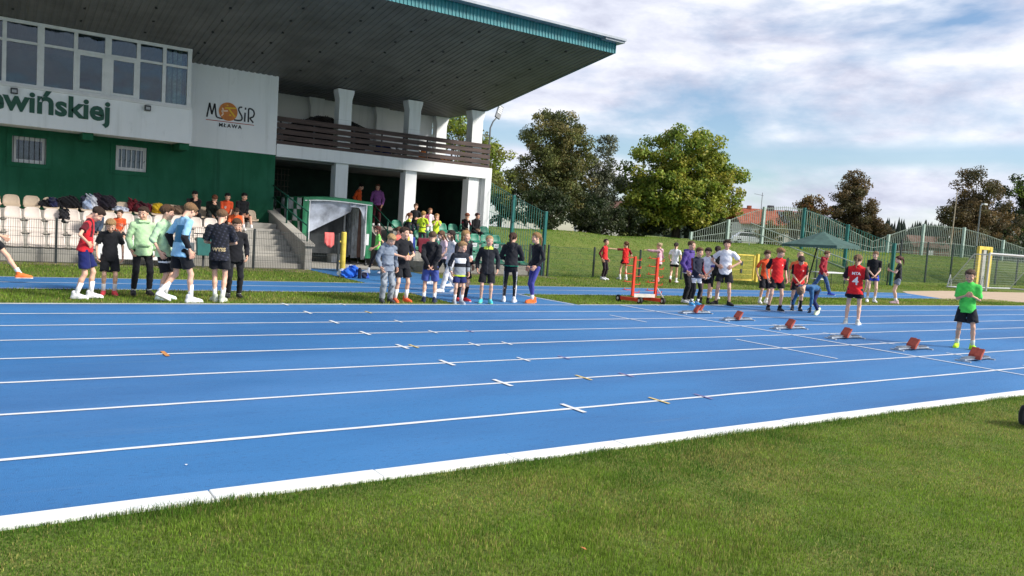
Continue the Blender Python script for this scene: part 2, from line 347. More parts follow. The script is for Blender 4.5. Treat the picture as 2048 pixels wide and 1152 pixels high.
m_brown = mat('dark_stained_board', (.072, .043, .036), .6, .3, 5, .25, 30, stretch=(.3, 3, 3))
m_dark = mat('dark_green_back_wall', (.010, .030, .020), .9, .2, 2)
m_ceil = mat('grey_ceiling', (.16, .165, .16), .9, .15, 1.5)
m_frame = mat('white_window_frame', (.74, .73, .71), .5, .06, 4)
m_glass = bpy.data.materials.new('window_glass'); m_glass.use_nodes = True
t = m_glass.node_tree; t.nodes.remove(t.nodes['Principled BSDF']); _o = t.nodes['Material Output']
_tr = N(t, 'ShaderNodeBsdfTransparent'); _tr.inputs[0].default_value = (.68, .74, .72, 1); _gl = N(t, 'ShaderNodeBsdfGlossy'); _gl.inputs['Roughness'].default_value = .02
_gl.inputs['Color'].default_value = (.75, .85, 1, 1)
_nz = N(t, 'ShaderNodeTexNoise'); _nz.inputs['Scale'].default_value = 1.3; _bp = N(t, 'ShaderNodeBump'); _bp.inputs['Strength'].default_value = .12; _bp.inputs['Distance'].default_value = .05
_tc = N(t, 'ShaderNodeTexCoord'); t.links.new(_tc.outputs['Object'], _nz.inputs['Vector']); t.links.new(_nz.outputs[0], _bp.inputs['Height']); t.links.new(_bp.outputs[0], _gl.inputs['Normal'])
_fr = N(t, 'ShaderNodeFresnel'); _fr.inputs[0].default_value = 1.58; _mx = N(t, 'ShaderNodeMixShader')
t.links.new(_fr.outputs[0], _mx.inputs[0]); t.links.new(_tr.outputs[0], _mx.inputs[1]); t.links.new(_gl.outputs[0], _mx.inputs[2]); t.links.new(_mx.outputs[0], _o.inputs[0])
m_steel = mat('dark_steel', (.045, .050, .055), .5, .1, 6)
m_gpost = mat('green_railing_paint', (.008, .085, .055), .45, .1, 6)
F = 27.6
gs = thing('grandstand', 'white and dark green grandstand with corrugated cantilever roof and press box', 'grandstand', (0, 0, 0))
XL = -9.0
# tiers
def tiers(x0, x1):
    for i in range(4):
        y0 = 24.0+.87*i; y1 = y0+.87-.003 if i < 3 else F+.002
        boxo('tier', m_conc, gs, x0, x1, y0, y1, -.1 if i == 0 else .1+.325*(i-1), .34+.325*i, bevel=.012)
tiers(XL, 6.52); tiers(12.55, 17.2)
boxo('tier', m_conc, gs, 6.525, 8.28, 26.615, F+.001, .75, 1.314, bevel=.012)
# stair flight beside the cream seats
for i in range(7):
    y0 = 23.95+.38*i; boxo('step', m_conc, gs, 6.54, 8.28, y0, y0+.378 if i < 6 else 26.612, -.1 if i == 0 else .163*i-.05, .163*(i+1), bevel=.01)
def parapet(x0, x1, name='parapet'):
    o = MB().prism([(23.75, -.1), (23.75, .74), (28.2, 1.83), (28.2, -.1)], x0, x1, axis='x').build(name, m_conc, gs)
    MB().prism([(23.66, .722), (23.66, .80), (28.25, 1.925), (28.25, 1.85)], x0-.05, x1+.05, axis='x').build('coping', m_conc, o, bevel=.01)
    return o
parapet(8.30, 8.52)
MB().prism([(24.6, -.1), (24.6, .02), (27.74, 1.25), (28.2, 1.42), (28.2, -.1)], 12.20, 12.44, axis='x').build('parapet', m_conc, gs)
# terrace floor, lower back wall and ceilings
boxo('terrace_floor', m_conc, gs, 12.46, 17.26, F+.004, 32.5, .8, 1.43); boxo('terrace_floor', m_conc, gs, XL, 8.5, F+.31, 32.5, .8, 1.43)
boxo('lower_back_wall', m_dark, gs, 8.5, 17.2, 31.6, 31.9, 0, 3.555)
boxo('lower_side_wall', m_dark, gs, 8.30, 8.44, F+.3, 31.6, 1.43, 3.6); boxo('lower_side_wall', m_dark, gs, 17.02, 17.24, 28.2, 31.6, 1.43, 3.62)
boxo('balcony_slab', m_ceil, gs, 8.47, 17.22, F+.36, 32.0, 3.56, 4.04)
MB().box(8.47, 17.26, F, F+.35, 3.63, 4.06).build('balcony_beam', m_white, gs)
# iron grille behind the stair head
g = MB()
for i in range(9): g.box(8.7+.13*i, 8.72+.13*i, 30.2, 30.22, 1.5, 3.4)
for i in range(9): g.box(8.65, 9.8, 30.17, 30.195, 1.6+.22*i, 1.62+.22*i)
g.build('iron_grille', mat('rusty_iron', (.07, .06, .045), .7, .3, 8), gs)
# green wall with two barred windows
def wall_with_holes(name, m, y0, y1, x0, x1, z0, z1, holes):
    xs = sorted({x0, x1, *[h[0] for h in holes], *[h[1] for h in holes]}); zs = sorted({z0, z1, *[h[2] for h in holes], *[h[3] for h in holes]})
    b = MB()
    for i in range(len(xs)-1):
        for j in range(len(zs)-1):
            cx, cz = (xs[i]+xs[i+1])/2, (zs[j]+zs[j+1])/2
            if any(h[0] < cx < h[1] and h[2] < cz < h[3] for h in holes): continue
            b.add([(xs[i], y0, zs[j]), (xs[i+1], y0, zs[j]), (xs[i+1], y0, zs[j+1]), (xs[i], y0, zs[j+1])], [(0, 1, 2, 3)])
    for h in holes:
        a, c, d, e = h
        b.add([(a, y0, d), (a, y1, d), (a, y1, e), (a, y0, e)], [(0, 1, 2, 3)]); b.add([(c, y0, d), (c, y0, e), (c, y1, e), (c, y1, d)], [(0, 1, 2, 3)])
        b.add([(a, y0, e), (a, y1, e), (c, y1, e), (c, y0, e)], [(0, 1, 2, 3)]); b.add([(a, y0, d), (c, y0, d), (c, y1, d), (a, y1, d)], [(0, 1, 2, 3)])
    b.add([(x1, y0, z0), (x1, y1+.2, z0), (x1, y1+.2, z1), (x1, y0, z1)], [(0, 1, 2, 3)])
    return b.build(name, m, gs, fix=False)
holes = [(.76, 1.62, 2.66, 3.42), (3.48, 4.37, 2.69, 3.45), (-3.0, -2.1, 2.66, 3.42)]
wall_with_holes('lower_wall', m_green, F, F+.35, XL, 8.44, .9, 3.668, holes)
m_room = mat('dim_room_curtain', (.16, .17, .17), .9, .4, 6)
m_blind = mat('pale_blind', (.50, .51, .52), .8, .1, 5)
for hi, (a, c, d, e) in enumerate(holes):
    wn = MB().box(a-.14, a-.001, F-.03, F+.1, d-.13, e+.08).box(c+.001, c+.14, F-.03, F+.1, d-.13, e+.08).box(a-.001, c+.001, F-.031, F+.1, d-.13, d-.001).box(a-.001, c+.001, F-.031, F+.1, e+.001, e+.08).build('window_surround', m_green, gs)
    f = MB()
    for q in ((a, a+.10, d, e), (c-.10, c, d, e), (a+.10, c-.10, d, d+.10), (a+.10, c-.10, e-.10, e)): f.box(q[0], q[1], F+.10, F+.17, q[2], q[3])
    f.build('frame', m_frame, wn); boxo('pane', m_glass, wn, a+.1, c-.1, F+.13, F+.138, d+.1, e-.1)
    boxo('curtain', m_blind if hi == 1 else m_room, wn, a+.05, c-.05, F+.28, F+.30, d, e)
    for i in range(7):
        x = a+.03+(c-a-.06)*i/6; MB().box(x-.009, x+.009, F+.02, F+.04, d-.02, e+.02).build('window_bar', m_frame if hi == 1 else m_steel, wn)
    if hi == 1:
        for i in range(6):
            x = a+.1+(c-a-.06)*i/6; MB().bar((x, F+.03, d+.28), (x+.1, F+.03, e-.36), .012).build('bar_ornament', m_steel, wn)
# logo wall
boxo('upper_wall', m_white, gs, 5.2, 8.442, F-.004, F+.35, 3.668, 6.47)
boxo('upper_side_wall', m_white, gs, 8.25, 8.44, F+.35, 31.0, 4.06, 6.4)
# press box
Yb = 26.3
pb = MB().box(XL, 5.42, Yb, Yb+.25, 3.64, 4.70).box(5.17, 5.418, Yb+.25, F-.006, 3.64, 4.70).box(XL, 5.16, Yb+.251, F-.006, 3.66, 3.80).build('press_box', m_white, gs)
for x in (5.10, 2.45, -.2, -2.9): boxo('bracket', m_green, gs, x, x+.28, Yb+.12, F-.001, 3.44, 3.637)
boxo('press_box_back', mat('press_box_interior', (.15, .18, .10), .9, .4, .9), gs, XL, 8.2, 30.2, 30.3, 3.9, 6.6)
boxo('press_box_floor', m_ceil, gs, XL, 5.1, Yb+.26, 30.2, 3.81, 3.95)
boxo('press_box_side', m_white, gs, 5.18, 5.28, F+.4, 30.2, 3.9, 6.5)
# furniture dimly seen through the glass
m_dim = mat('dark_cabinet', (.03, .035, .03), .8, .2, 3)
for x0, x1, z1 in ((2.5, 2.9, 5.6), (.3, .7, 5.3), (-1.2, -.5, 5.7)): boxo('cabinet', m_dim, gs, x0, x1, 29.5, 30.1, 3.96, z1)
for x in (4.60, 4.75, 4.90, 5.04): boxo('curtain', mat('net_curtain', (.62, .64, .60), .9, .2, 12), gs, x, x+.10, Yb+.42, Yb+.47, 4.75, 6.5)
# window band
soffz = lambda y: 6.32+.1566*(27.6-y) if y < 27.6 else 6.30
wz0, wz1 = 4.72, soffz(Yb)-.01
cols = [5.26, 4.58, 3.86, 3.05, 2.22, 1.36, .50, -.36, -1.22, -2.1, -3.0, -3.9, -4.8, -5.7]
wb = MB().box(XL, 5.36, Yb+.02, Yb+.16, wz0, wz0+.075).box(XL, 5.36, Yb+.02, Yb+.16, wz1-.09, wz1).build('window_band', m_frame, gs)
boxo('sill', m_frame, wb, XL, 5.38, Yb-.05, Yb+.018, wz0-.05, wz0-.005)
zm = 5.93
MB().box(5.24, 5.355, Yb+.021, Yb+.17, wz0+.076, wz1-.091).build('corner_post', m_frame, wb); boxo('side_glazing', m_glass, wb, 5.30, 5.31, Yb+.2, F, wz0, 6.35)
for i in range(len(cols)-1):
    x1, x0 = cols[i]-.02, cols[i+1]+.02
    wm = .05 if i not in (2, 4) else .085
    boxo('mullion', m_frame, wb, cols[i+1]-wm, cols[i+1]+wm, Yb+.022, Yb+.15, wz0+.076, wz1-.091)
    xa, xb = cols[i+1]+wm+.002, cols[i]-(.05 if i and i-1 not in (2, 4) else .085 if i else .022)-.002
    boxo('transom', m_frame, wb, xa, xb, Yb+.025, Yb+.14, zm-.035, zm+.035)
    boxo('pane', m_glass, wb, xa, xb, Yb+.08, Yb+.088, zm+.037, wz1-.093)
    if i in (2, 3):
        f = MB(); z0, z1 = wz0+.08, zm-.04
        for q in ((xa, xa+.06, z0, z1), (xb-.06, xb, z0, z1), (xa+.06, xb-.06, z0, z0+.07), (xa+.06, xb-.06, z1-.07, z1)): f.box(q[0], q[1], Yb+.018, Yb+.1, q[2], q[3])
        f.build('casement', m_frame, wb); boxo('pane', m_glass, wb, xa+.06, xb-.06, Yb+.06, Yb+.068, z0+.07, z1-.07)
    else: boxo('pane', m_glass, wb, xa, xb, Yb+.08, Yb+.088, wz0+.077, zm-.037)
# floodlight boxes under the sill
for x in (.66, 4.05):
    o = boxo('wall_lamp', m_steel, gs, x, x+.17, Yb-.13, Yb-.002, 4.47, 4.63, bevel=.015)
    boxo('lens', mat('lamp_lens', (.35, .36, .37), .2, 0), o, x+.03, x+.14, Yb-.139, Yb-.131, 4.50, 4.58)
# lettering
m_let = mat('green_lettering', (.008, .075, .045), .5, .05, 5)
text_mesh('ewińskiej', .80, m_let, gs, 'sign_lettering', (.13, Yb-.012, 4.04), (PI/2, 0, 0), .01, .026, 1.0)
# logo
m_blk = mat('black_lettering', (.008, .010, .014), .5, 0); m_lo = mat('orange_logo', srgb(205, 125, 60), .6, .15, 5); m_lr = mat('red_rule', srgb(170, 75, 60), .6, .1, 5)
m_lw = mat('cream_logo', srgb(240, 215, 190), .6, 0); m_ly = mat('yellow_logo', srgb(225, 185, 50), .6, 0)
lx, lz, ls = 6.12, 4.66, 1.56/1220   # logo drawing units -> metres
def LP(u, v): return (lx+(u-310)*ls, lz+.30+(640-(v-(u-310)*.128))*ls*.97-.30)
def stroke(name, pts, wd, m, y=F-.010):
    b = MB()
    pts = [LP(*p) for p in pts]
    for (a, c), (d, e) in zip(pts[:-1], pts[1:]): b.bar((a, y, c), (d, y, e), .012, wd, up=(0, 1, 0)) if False else b.bar((a, y, c), (d, y, e), wd, .012, up=(0, 1, 0))
    return b.build(name, m, gs)
W = .048
stroke('logo_letter', [(320, 635), (378, 270), (440, 570), (505, 290), (545, 600), (575, 650), (640, 668), (720, 680)], W, m_blk)
stroke('logo_letter', [(1195, 380), (1150, 370), (1110, 400), (1105, 450), (1150, 540), (1195, 620), (1205, 690), (1170, 730), (1090, 728), (1000, 712)], W, m_blk)
stroke('logo_letter', [(1275, 520), (1272, 765)], W, m_blk); stroke('logo_letter', [(1285, 385), (1282, 440)], W, m_blk)
stroke('logo_letter', [(1365, 775), (1362, 410), (1430, 415), (1495, 470), (1515, 550), (1490, 630), (1400, 665), (1495, 790)], W, m_blk)
c = LP(845, 500); b = MB(); n = 36; rr = 235*ls
b.prism([(c[0]+rr*math.cos(2*PI*k/n), c[1]+rr*math.sin(2*PI*k/n)) for k in range(n)], F-.022, F-.006); b.build('logo_disc', m_lo, gs)
stroke('logo_figure', [(690, 400), (720, 440), (680, 480), (830, 480)], .04, m_lw, F-.025); stroke('logo_figure', [(680, 480), (720, 550), (680, 610)], .04, m_lw, F-.025)
stroke('logo_figure', [(760, 400), (850, 400), (1030, 410)], .045, m_ly, F-.025); stroke('logo_figure', [(850, 400), (890, 470), (1020, 640)], .045, m_ly, F-.026)
stroke('logo_figure', [(895, 570), (895, 610)], .06, m_ly, F-.025); stroke('logo_figure', [(820, 320), (820, 350)], .05, m_ly, F-.025)
stroke('logo_rule', [(300, 705), (1520, 858)], .022, m_lr)
a0 = LP(620, 885)
text_mesh('MŁAWA', .17, m_blk, gs, 'logo_lettering', (a0[0], F-.012, a0[1]), (PI/2, 0, 0), .006, .004, 1.0, space=1.35)
# columns
cap = [(-.24, 0), (-.24, 1.86), (-.31, 2.12), (-.31, 2.22), (.31, 2.22), (.31, 2.12), (.24, 1.86), (.24, 0)]
for x in (10.93, 13.72, 16.52):
    boxo('lower_column', m_white, gs, x-.235, x+.235, F+.15, F+.62, 1.2 if x > 12 else .0, 3.628)
    MB().prism([(x+a, 4.062+z) for a, z in cap], F+.10, F+.56).build('upper_column', m_white, gs)
    for z in (4.62, 5.18): boxo('column_joint', mat('joint_grey', (.45, .46, .46), .9, 0), gs, x-.2405, x+.2405, F+.0985, F+.565, z, z+.008)
    MB().prism([(x+a, 4.062+z) for a, z in cap], 30.7, 31.1).build('back_pilaster', m_white, gs)
boxo('end_pier', m_white, gs, 16.78, 17.26, F+.352, F+.62, 1.4, 3.628); boxo('end_pier', m_white, gs, 16.98, 17.262, F+.006, F+.34, 1.2, 3.629)
boxo('upper_back_wall', m_white, gs, 8.46, 16.2, 31.0, 31.2, 4.05, 6.29)
# balcony boards and stanchions
for z in (5.0, 4.79, 4.58, 4.37, 4.17):
    for x0, x1 in ((8.46, 11.36), (11.365, 14.26), (14.265, 17.14)):
        boxo('railing_board', m_brown, gs, x0, x1, F+.02+random.uniform(-.004, .004), F+.065, z-.155, z+random.uniform(-.006, .006))
for x in (8.6, 9.8, 11.3, 12.4, 13.3, 14.3, 15.4, 16.3, 17.05): boxo('railing_post', m_steel, gs, x-.025, x+.025, F+.07, F+.12, 4.062, 4.98)
# roof: ribbed soffit, teal corrugated fascia, gutter
b = MB(); X0, X1 = XL-1, 16.85; sp_ = .19; xs = []
x = X0
while x < X1-.01:
    xs += [(x, 0), (x+.10, 0), (x+.115, .018), (x+.175, .018)]; x += sp_
xs = [(min(a, X1), d) for a, d in xs]+[(X1, 0)]
rows = [(20.02, 7.507), (27.6, 6.32), (31.5, 6.28)]
vs = [(a, y, z+d) for y, z in rows for a, d in xs]; n = len(xs)
fs = [(j*n+i, j*n+i+1, (j+1)*n+i+1, (j+1)*n+i) for j in range(2) for i in range(n-1)]
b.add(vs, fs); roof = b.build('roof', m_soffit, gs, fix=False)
MB().add([(X0, 19.9, 7.90), (X1+.02, 19.9, 7.90), (X1+.02, 31.6, 6.72), (X0, 31.6, 6.72)], [(0, 1, 2, 3)]).build('roof_deck', m_gut, roof, fix=False)
b = MB(); xs = []; x = X0
while x < X1: xs += [(x, 0), (x+.045, 0), (x+.06, .022), (x+.10, .022)]; x += .115
xs = [(min(a, X1+.02), d) for a, d in xs]; n = len(xs)
b.add([(a, 20.0-d, z) for z in (7.485, 7.86) for a, d in xs], [(i, i+1, n+i+1, n+i) for i in range(n-1)]); b.build('fascia', m_teal, roof, fix=False)
MB().prism([(19.97, 7.49), (20.02, 7.49), (27.6, 6.31), (31.5, 6.27), (31.5, 6.55), (27.6, 6.72), (19.97, 7.87)], X1+.005, X1+.03, axis='x').build('verge_board', m_teal, roof)
boxo('gutter', m_gut, roof, X0, X1+.22, 19.70, 19.98, 7.865, 7.935); MB().box(X1-.6, X1+.2, 19.75, 20.6, 7.80, 7.864).build('roof_corner', m_gut, roof)
b = MB()
for i in range(14):
    for j in range(7):
        x = -6+1.65*i+random.uniform(-.1, .1); y = 20.7+j*.98; b.box(x-.03, x+.03, y-.03, y+.03, soffz(y)-.03, soffz(y)+.02)
o = b.build('roof_bolts', mat('bolt_black', (.02, .02, .02), .6, 0), roof); o['kind'] = 'stuff'
boxo('ceiling_beam', m_soffit, gs, X0, 16.6, F-.42, F-.02, 6.305, 6.40) if False else None
# handrails on the parapets
def handrail(label, pts_post, rails):
    t = thing('handrail', label, 'railing', pts_post[0][0])
    o = Vector(pts_post[0][0])
    for (a, h) in pts_post: MB().tube([Vector(a)-o, Vector(a)-o+Vector((0, 0, h))], .028).build('post', m_gpost, t, smooth=True)
    for a, c in rails: MB().tube([Vector(a)-o, Vector(c)-o], .024).build('rail', m_gpost, t, smooth=True)
par = lambda y: .745+.245*(y-23.75)
handrail('green tube handrail on the sloping parapet left of the players tunnel', [((8.41, 23.95, par(23.95)), 1.0), ((8.41, 26.0, par(26.0)), 1.0), ((8.41, 28.1, par(28.1)), .95)],
         [((8.41, 23.95, par(23.95)+.98), (8.41, 28.1, par(28.1)+.93)), ((8.41, 23.95, par(23.95)+.55), (8.41, 28.1, par(28.1)+.52))])
handrail('green tube handrail on the concrete parapet right of the players tunnel', [((12.32, 25.2, .2), .95), ((12.32, 26.6, .78), .95), ((12.32, 28.1, 1.38), .95)],
         [((12.32, 25.2, 1.12), (12.32, 28.1, 2.30)), ((12.32, 25.2, .72), (12.32, 28.1, 1.90))])
# ---------------- things stored on the balcony (seen between the boards) are added with the props
# ------------------------------------------------------------------ stadium seats
ORD = ['first', 'second', 'third', 'fourth', 'fifth', 'sixth', 'seventh', 'eighth', 'ninth', 'tenth', 'eleventh', 'twelfth', 'thirteenth', 'fourteenth', 'fifteenth', 'sixteenth', 'seventeenth', 'eighteenth', 'nineteenth']
ROWN = ['bottom', 'second', 'third', 'top']
def seat_mesh(name, m):
    prof = [(.0, .035), (.02, .075), (.07, .085), (.18, .068), (.28, .072), (.345, .105), (.375, .17), (.395, .25), (.41, .32), (.418, .365)]
    hw = [.195, .205, .21, .212, .212, .212, .212, .208, .190, .140]; nu = 10; vs = []; fs = []
    for (y, z), h in zip(prof, hw):
        for i in range(nu+1):
            u = -1+2*i/nu; vs.append((h*u, y-.035*abs(u)**2.5*(1 if z > .1 else .3), z+(.022*abs(u)**3 if z < .11 else -.014*abs(u)**4)))
    n = nu+1
    for j in range(len(prof)-1):
        for i in range(nu): fs.append((j*n+i, j*n+i+1, (j+1)*n+i+1, (j+1)*n+i))
    o = MB().add(vs, fs).build(name, m, None, smooth=True)
    md = o.modifiers.new('shell', 'SOLIDIFY'); md.thickness = .012; md.offset = 0
    return o
m_cream = mat('cream_seat_plastic', srgb(214, 192, 166), .5, .10, 3, spec=.4); m_white_seat = mat('bleached_seat_plastic', srgb(208, 196, 186), .5, .08, 3, spec=.4)
m_gseat = mat('green_seat_plastic', (.008, .175, .105), .45, .15, 4, spec=.4)
m_base = mat('grey_seat_base', (.24, .24, .235), .8, .1, 4)
sp0 = seat_mesh('stadium_seat', m_white_seat); tag(sp0, 'x', 'seat')
bs = MB().box(-.16, .16, .04, .33, .0, .066).build('seat_base', m_base, sp0)
first = True
def place_seat(x, y, z, m, label, group):
    global first
    if first: o = sp0; first = False
    else: o = copy_tree(sp0)
    o.location = (x, y, z); o.scale = (1.0, 1.0, 1.1); o.rotation_euler = (R(random.uniform(-2, 2)), 0, R(random.uniform(-2.5, 2.5)))
    o.material_slots[0].link = 'OBJECT'; o.material_slots[0].material = m
    tag(o, label, 'seat', group); return o
for r_ in range(4):
    xs = [.76+.48*i for i in range(-3, 12 if r_ < 3 else 15)]
    xs = [x for x in xs if x < (6.4 if r_ < 3 else 7.7)]
    for i, x in enumerate(xs):
        k = len(xs)-1-i
        place_seat(x, 24.03+.87*r_, .34+.325*r_, m_cream if r_ == 3 else m_white_seat, f'cream plastic stadium seat, {ORD[k]} from the stair end of the {ROWN[r_]} row', 'cream seats in front of the green wall')
for r_ in range(4):
    xs = [12.85+.48*i for i in range(9)]
    for i, x in enumerate(xs):
        place_seat(x, 24.03+.87*r_, .34+.325*r_, m_gseat, f'green plastic stadium seat, {ORD[i]} from the tunnel wall in the {ROWN[r_]} row', 'green seats in front of the covered terrace')
m_paper = mat('white_paper', (.75, .76, .78), .8, .05, 9)
for x in (15.25, 16.21):
    o = boxo('seat_sign', m_paper, None, x-.11, x+.11, 25.275, 25.281, .90, 1.06); o.rotation_euler = (R(0), 0, 0)
    tag(o, 'white paper notice on the green seat '+('nearer the tunnel' if x < 16 else 'nearer the side fence'), 'notice', 'paper notices on seats')
    for k in range(3): boxo('print', m_steel, o, x-.06+.045*k, x-.035+.045*k, 25.272, 25.274, .965, .995)

# ------------------------------------------------------------------ wire fences
m_wire = mat('dark_fence_wire', (.035, .045, .045), .5, .1, 5); m_wireg = mat('green_fence_wire', (.020, .075, .045), .5, .1, 5)
m_dpost = mat('dark_fence_post', (.028, .036, .038), .5, .1, 4); m_tpost = mat('teal_fence_post', (.006, .125, .115), .45, .1, 4)
m_twire = mat('teal_fence_wire', (.030, .180, .150), .5, .1, 4); m_gwire = mat('grey_green_fence_bar', (.30, .36, .31), .55, .1, 4)
m_gypost = mat('grey_green_fence_post', (.38, .48, .43), .55, .1, 4)
def mesh_panel(parent, a, b, za, zb, ha, hb, dv, dh, wd, m, name='mesh_panel', toph=True):
    """welded wire panel from a to b (x,y); base heights za, zb, wire heights ha, hb"""
    a = Vector(a); b = Vector(b); ln = (b-a).length; n = max(1, int(ln/dv)); g = MB()
    for i in range(n+1):
        t = i/n; p = a.lerp(b, t); z = za+(zb-za)*t; h = ha+(hb-ha)*t
        g.bar((p.x, p.y, z+.03), (p.x, p.y, z+h), wd)
    nh = max(2, int(min(ha, hb)/dh))
    for j in range(nh+1):
        t = j/nh; g.bar((a.x, a.y, za+.04+(ha-.06)*t), (b.x, b.y, zb+.04+(hb-.06)*t), wd*1.1)
    return g.build(name, m, parent, fix=False)
def fence(name, label, pts, h, mp, mw, dv=.05, dh=.2, wd=.006, pw=.06, group=None, zf=None, hs=None, posts=True):
    o = Vector((pts[0][0], pts[0][1], 0)); t = thing(name, label, 'fence', o, 0, group)
    zf = zf or (lambda x, y: float(terrain(x, y)))
    hs = hs or [h]*len(pts)
    for i, p in enumerate(pts):
        z = zf(*p)
        if posts: MB().box(p[0]-o.x-pw/2, p[0]-o.x+pw/2, p[1]-o.y-pw/2+.03, p[1]-o.y+pw/2+.03, z-.1, z+hs[i]+.05).build('post', mp, t, bevel=.006)
        if i:
            q = pts[i-1]; mesh_panel(t, (q[0]-o.x, q[1]-o.y), (p[0]-o.x, p[1]-o.y), zf(*q), z, hs[i-1], hs[i], dv, dh, wd, mw)
    return t
fence('wire_fence', 'low dark wire mesh fence in front of the cream seats and stairs', [(x, 23.56) for x in (-6, -3.45, -.90, 1.65, 4.20, 6.70, 9.30)], 1.13, m_dpost, m_wire, .05, .2, .0075)
fence('wire_fence', 'low dark wire mesh fence in front of the green seats', [(x, 23.56) for x in (11.62, 14.1, 16.6, 17.25)], 1.13, m_dpost, m_wire, .05, .2, .0075)
fence('wire_fence', 'low green wire mesh fence along the foot of the grass bank', [(x, 23.72) for x in (17.55, 19.75, 22.15, 24.55, 27.0)], 1.13, m_dpost, m_wireg, .05, .2, .006)
fence('wire_fence', 'green wire mesh fence along the bank right of the yellow gate', [(x, 23.8) for x in (29.5, 31.6, 33.8, 36.2, 38.8, 40.0)], 1.13, m_dpost, m_wireg, .05, .2, .006)
fence('wire_fence', 'tall dark green mesh fence behind the goal on the right', [(x, 25.2) for x in (43.4, 46.2, 49.0, 51.8, 54.6, 57.4, 60.2, 63)], 2.35, m_dpost, m_wireg, .07, .2, .009, .08)
side = [(17.40, 23.85), (17.40, 26.05), (17.40, 27.95)]
t = fence('side_fence', 'tall teal mesh fence stepping down beside the green seats', side, 2.4, m_tpost, m_twire, .15, .75, .014, .11, zf=lambda x, y: 0., hs=[2.35, 2.95, 3.55])
t = fence('side_fence', 'tall teal mesh fence climbing the bank behind the parasol', [(40, 23.6), (40, 26.4), (40, 29.3)], 2.3, m_tpost, m_twire, .16, .75, .018, .14, zf=lambda x, y: .1+.25*(y-23.6), hs=[2.1, 2.3, 2.45])
def arched_fence(label, pts, dv=.17):
    """barred fence whose top edge rises and falls in arches; pts = (x, y, top z)"""
    o = Vector((pts[0][0], pts[0][1], 0)); t = thing('bank_fence', label, 'fence', o)
    for i, (x, y, zt) in enumerate(pts):
        z = float(terrain(x, y))
        if i % 2 == 0: MB().box(x-o.x-.09, x-o.x+.09, y-o.y-.09, y-o.y+.09, z-.3, zt+.06).build('post', m_gypost, t)
        if i == 0: continue
        x0, y0, z0 = pts[i-1]; b0 = float(terrain(x0, y0)); ln = math.hypot(x-x0, y-y0); n = max(2, int(ln/dv)); g = MB(); P_ = lambda k: (x0+(x-x0)*k-o.x, y0+(y-y0)*k-o.y)
        for k in range(n):
            u = k/n; px, py = P_(u); za = b0+(z-b0)*u; zb = z0+(zt-z0)*u; q = .06
            # folded mesh: each wire zigzags twice on its way up
            zz = [za+(zb-za)*f for f in (0, .42, .5, .58, .9, 1.0)]; dx = [0, 0, .05, 0, 0, -.07]
            for a in range(5): g.bar((px+dx[a], py, zz[a]), (px+dx[a+1], py, zz[a+1]), .028)
        for f in (.12, .45, .97):
            a, b_ = P_(0), P_(1); g.bar((a[0], a[1], b0+(z0-b0)*f), (b_[0], b_[1], z+(zt-z)*f), .035)
        g.build('mesh_panel', m_gwire, t, fix=False)
    return t
_fp = [(44.6, 42.5, 2.3), (46.0, 42.0, 2.85), (47.5, 41.5, 3.44), (48.9, 41.1, 4.08), (50.4, 40.6, 4.61), (52.1, 40.0, 4.85), (53.8, 39.5, 4.78), (55.4, 38.9, 4.39), (57.6, 38.1, 3.51), (60.0, 37.3, 2.63), (61.3, 36.8, 3.19), (62.8, 36.3, 3.78), (64.4, 35.7, 4.26), (66.2, 35.0, 4.31), (68.1, 34.3, 4.23), (70.0, 33.6, 3.9), (71.9, 32.9, 3.43), (74.7, 31.9, 2.8)]
arched_fence('pale green arched mesh fence on the bank left of the teal fence', _fp[:9])
arched_fence('pale green arched mesh fence on the bank behind the goal', _fp[8:])
h = thing('stair_handrail', 'pale handrail descending the bank behind the table', 'railing', (36.5, 25, 0))
for dz in (.0, .45): MB().tube([(-1.5, 4.0, 2.4+dz), (1.2, -.6, .65+dz)], .03).build('rail', m_gwire, h)
for k in range(4): MB().tube([(-1.5+.9*k, 4-1.53*k, 1.6-.55*k), (-1.5+.9*k, 4-1.53*k, 2.9-.58*k)], .025).build('post', m_gwire, h)

# ------------------------------------------------------------------ yellow gates and bollard
m_gy = mat('yellow_gate_paint', srgb(222, 196, 84), .5, .12, 5)
def bollard(x, y, label):
    o = MB().tube([(0, 0, 0), (0, 0, 1.20), (0, 0, 1.235)], [.085, .085, .06], 16).build('gate_post', m_gy, None, smooth=False); o.location = (x, y, 0); tag(o, label, 'post')
    MB().tube([(0, 0, 1.232), (0, 0, 1.26)], .07, 12).build('post_cap', m_steel, o)
    for z in (.28, .9): MB().box(-.15, -.08, -.02, .02, z, z+.05).build('hinge', m_gy, o)
bollard(9.47, 23.62, 'thick round yellow gate post left of the tunnel mouth')
def gate(label, p0, p1, h, w=.06, dv=.06, plate=False, z0=.08):
    t = thing('yellow_gate', label, 'gate', (p0[0], p0[1], 0)); d = Vector((p1[0]-p0[0], p1[1]-p0[1], 0)); o = Vector((0, 0, z0))
    f = MB(); H = Vector((0, 0, h))
    f.bar(o, o+H, w, w); f.build('frame_upright', m_gy, t); MB().bar(o+d, o+d+H, w, w).build('frame_upright', m_gy, t)
    MB().bar(o+d*.04, o+d*.96, w*.9, w*.9).build('frame_rail', m_gy, t); MB().bar(o+H+d*.04, o+H+d*.96, w*.9, w*.9).build('frame_rail', m_gy, t)
    mesh_panel(t, (d.x*.05, d.y*.05), (d.x*.95, d.y*.95), z0, z0, h, h, dv, .2, .010, m_gy)
    if plate:
        c = o+d*.55
        for zz, s in ((h*.72, .13), (h*.42, .10)): MB().box(c.x-s/2, c.x+s/2, c.y-.03, c.y+.03, zz-.08, zz+.10).build('lock_plate', m_steel, t)
    return t
gate('open yellow mesh gate leaf between the tunnel and the boys in black', (10.78, 21.75), (11.52, 23.45), 1.15)
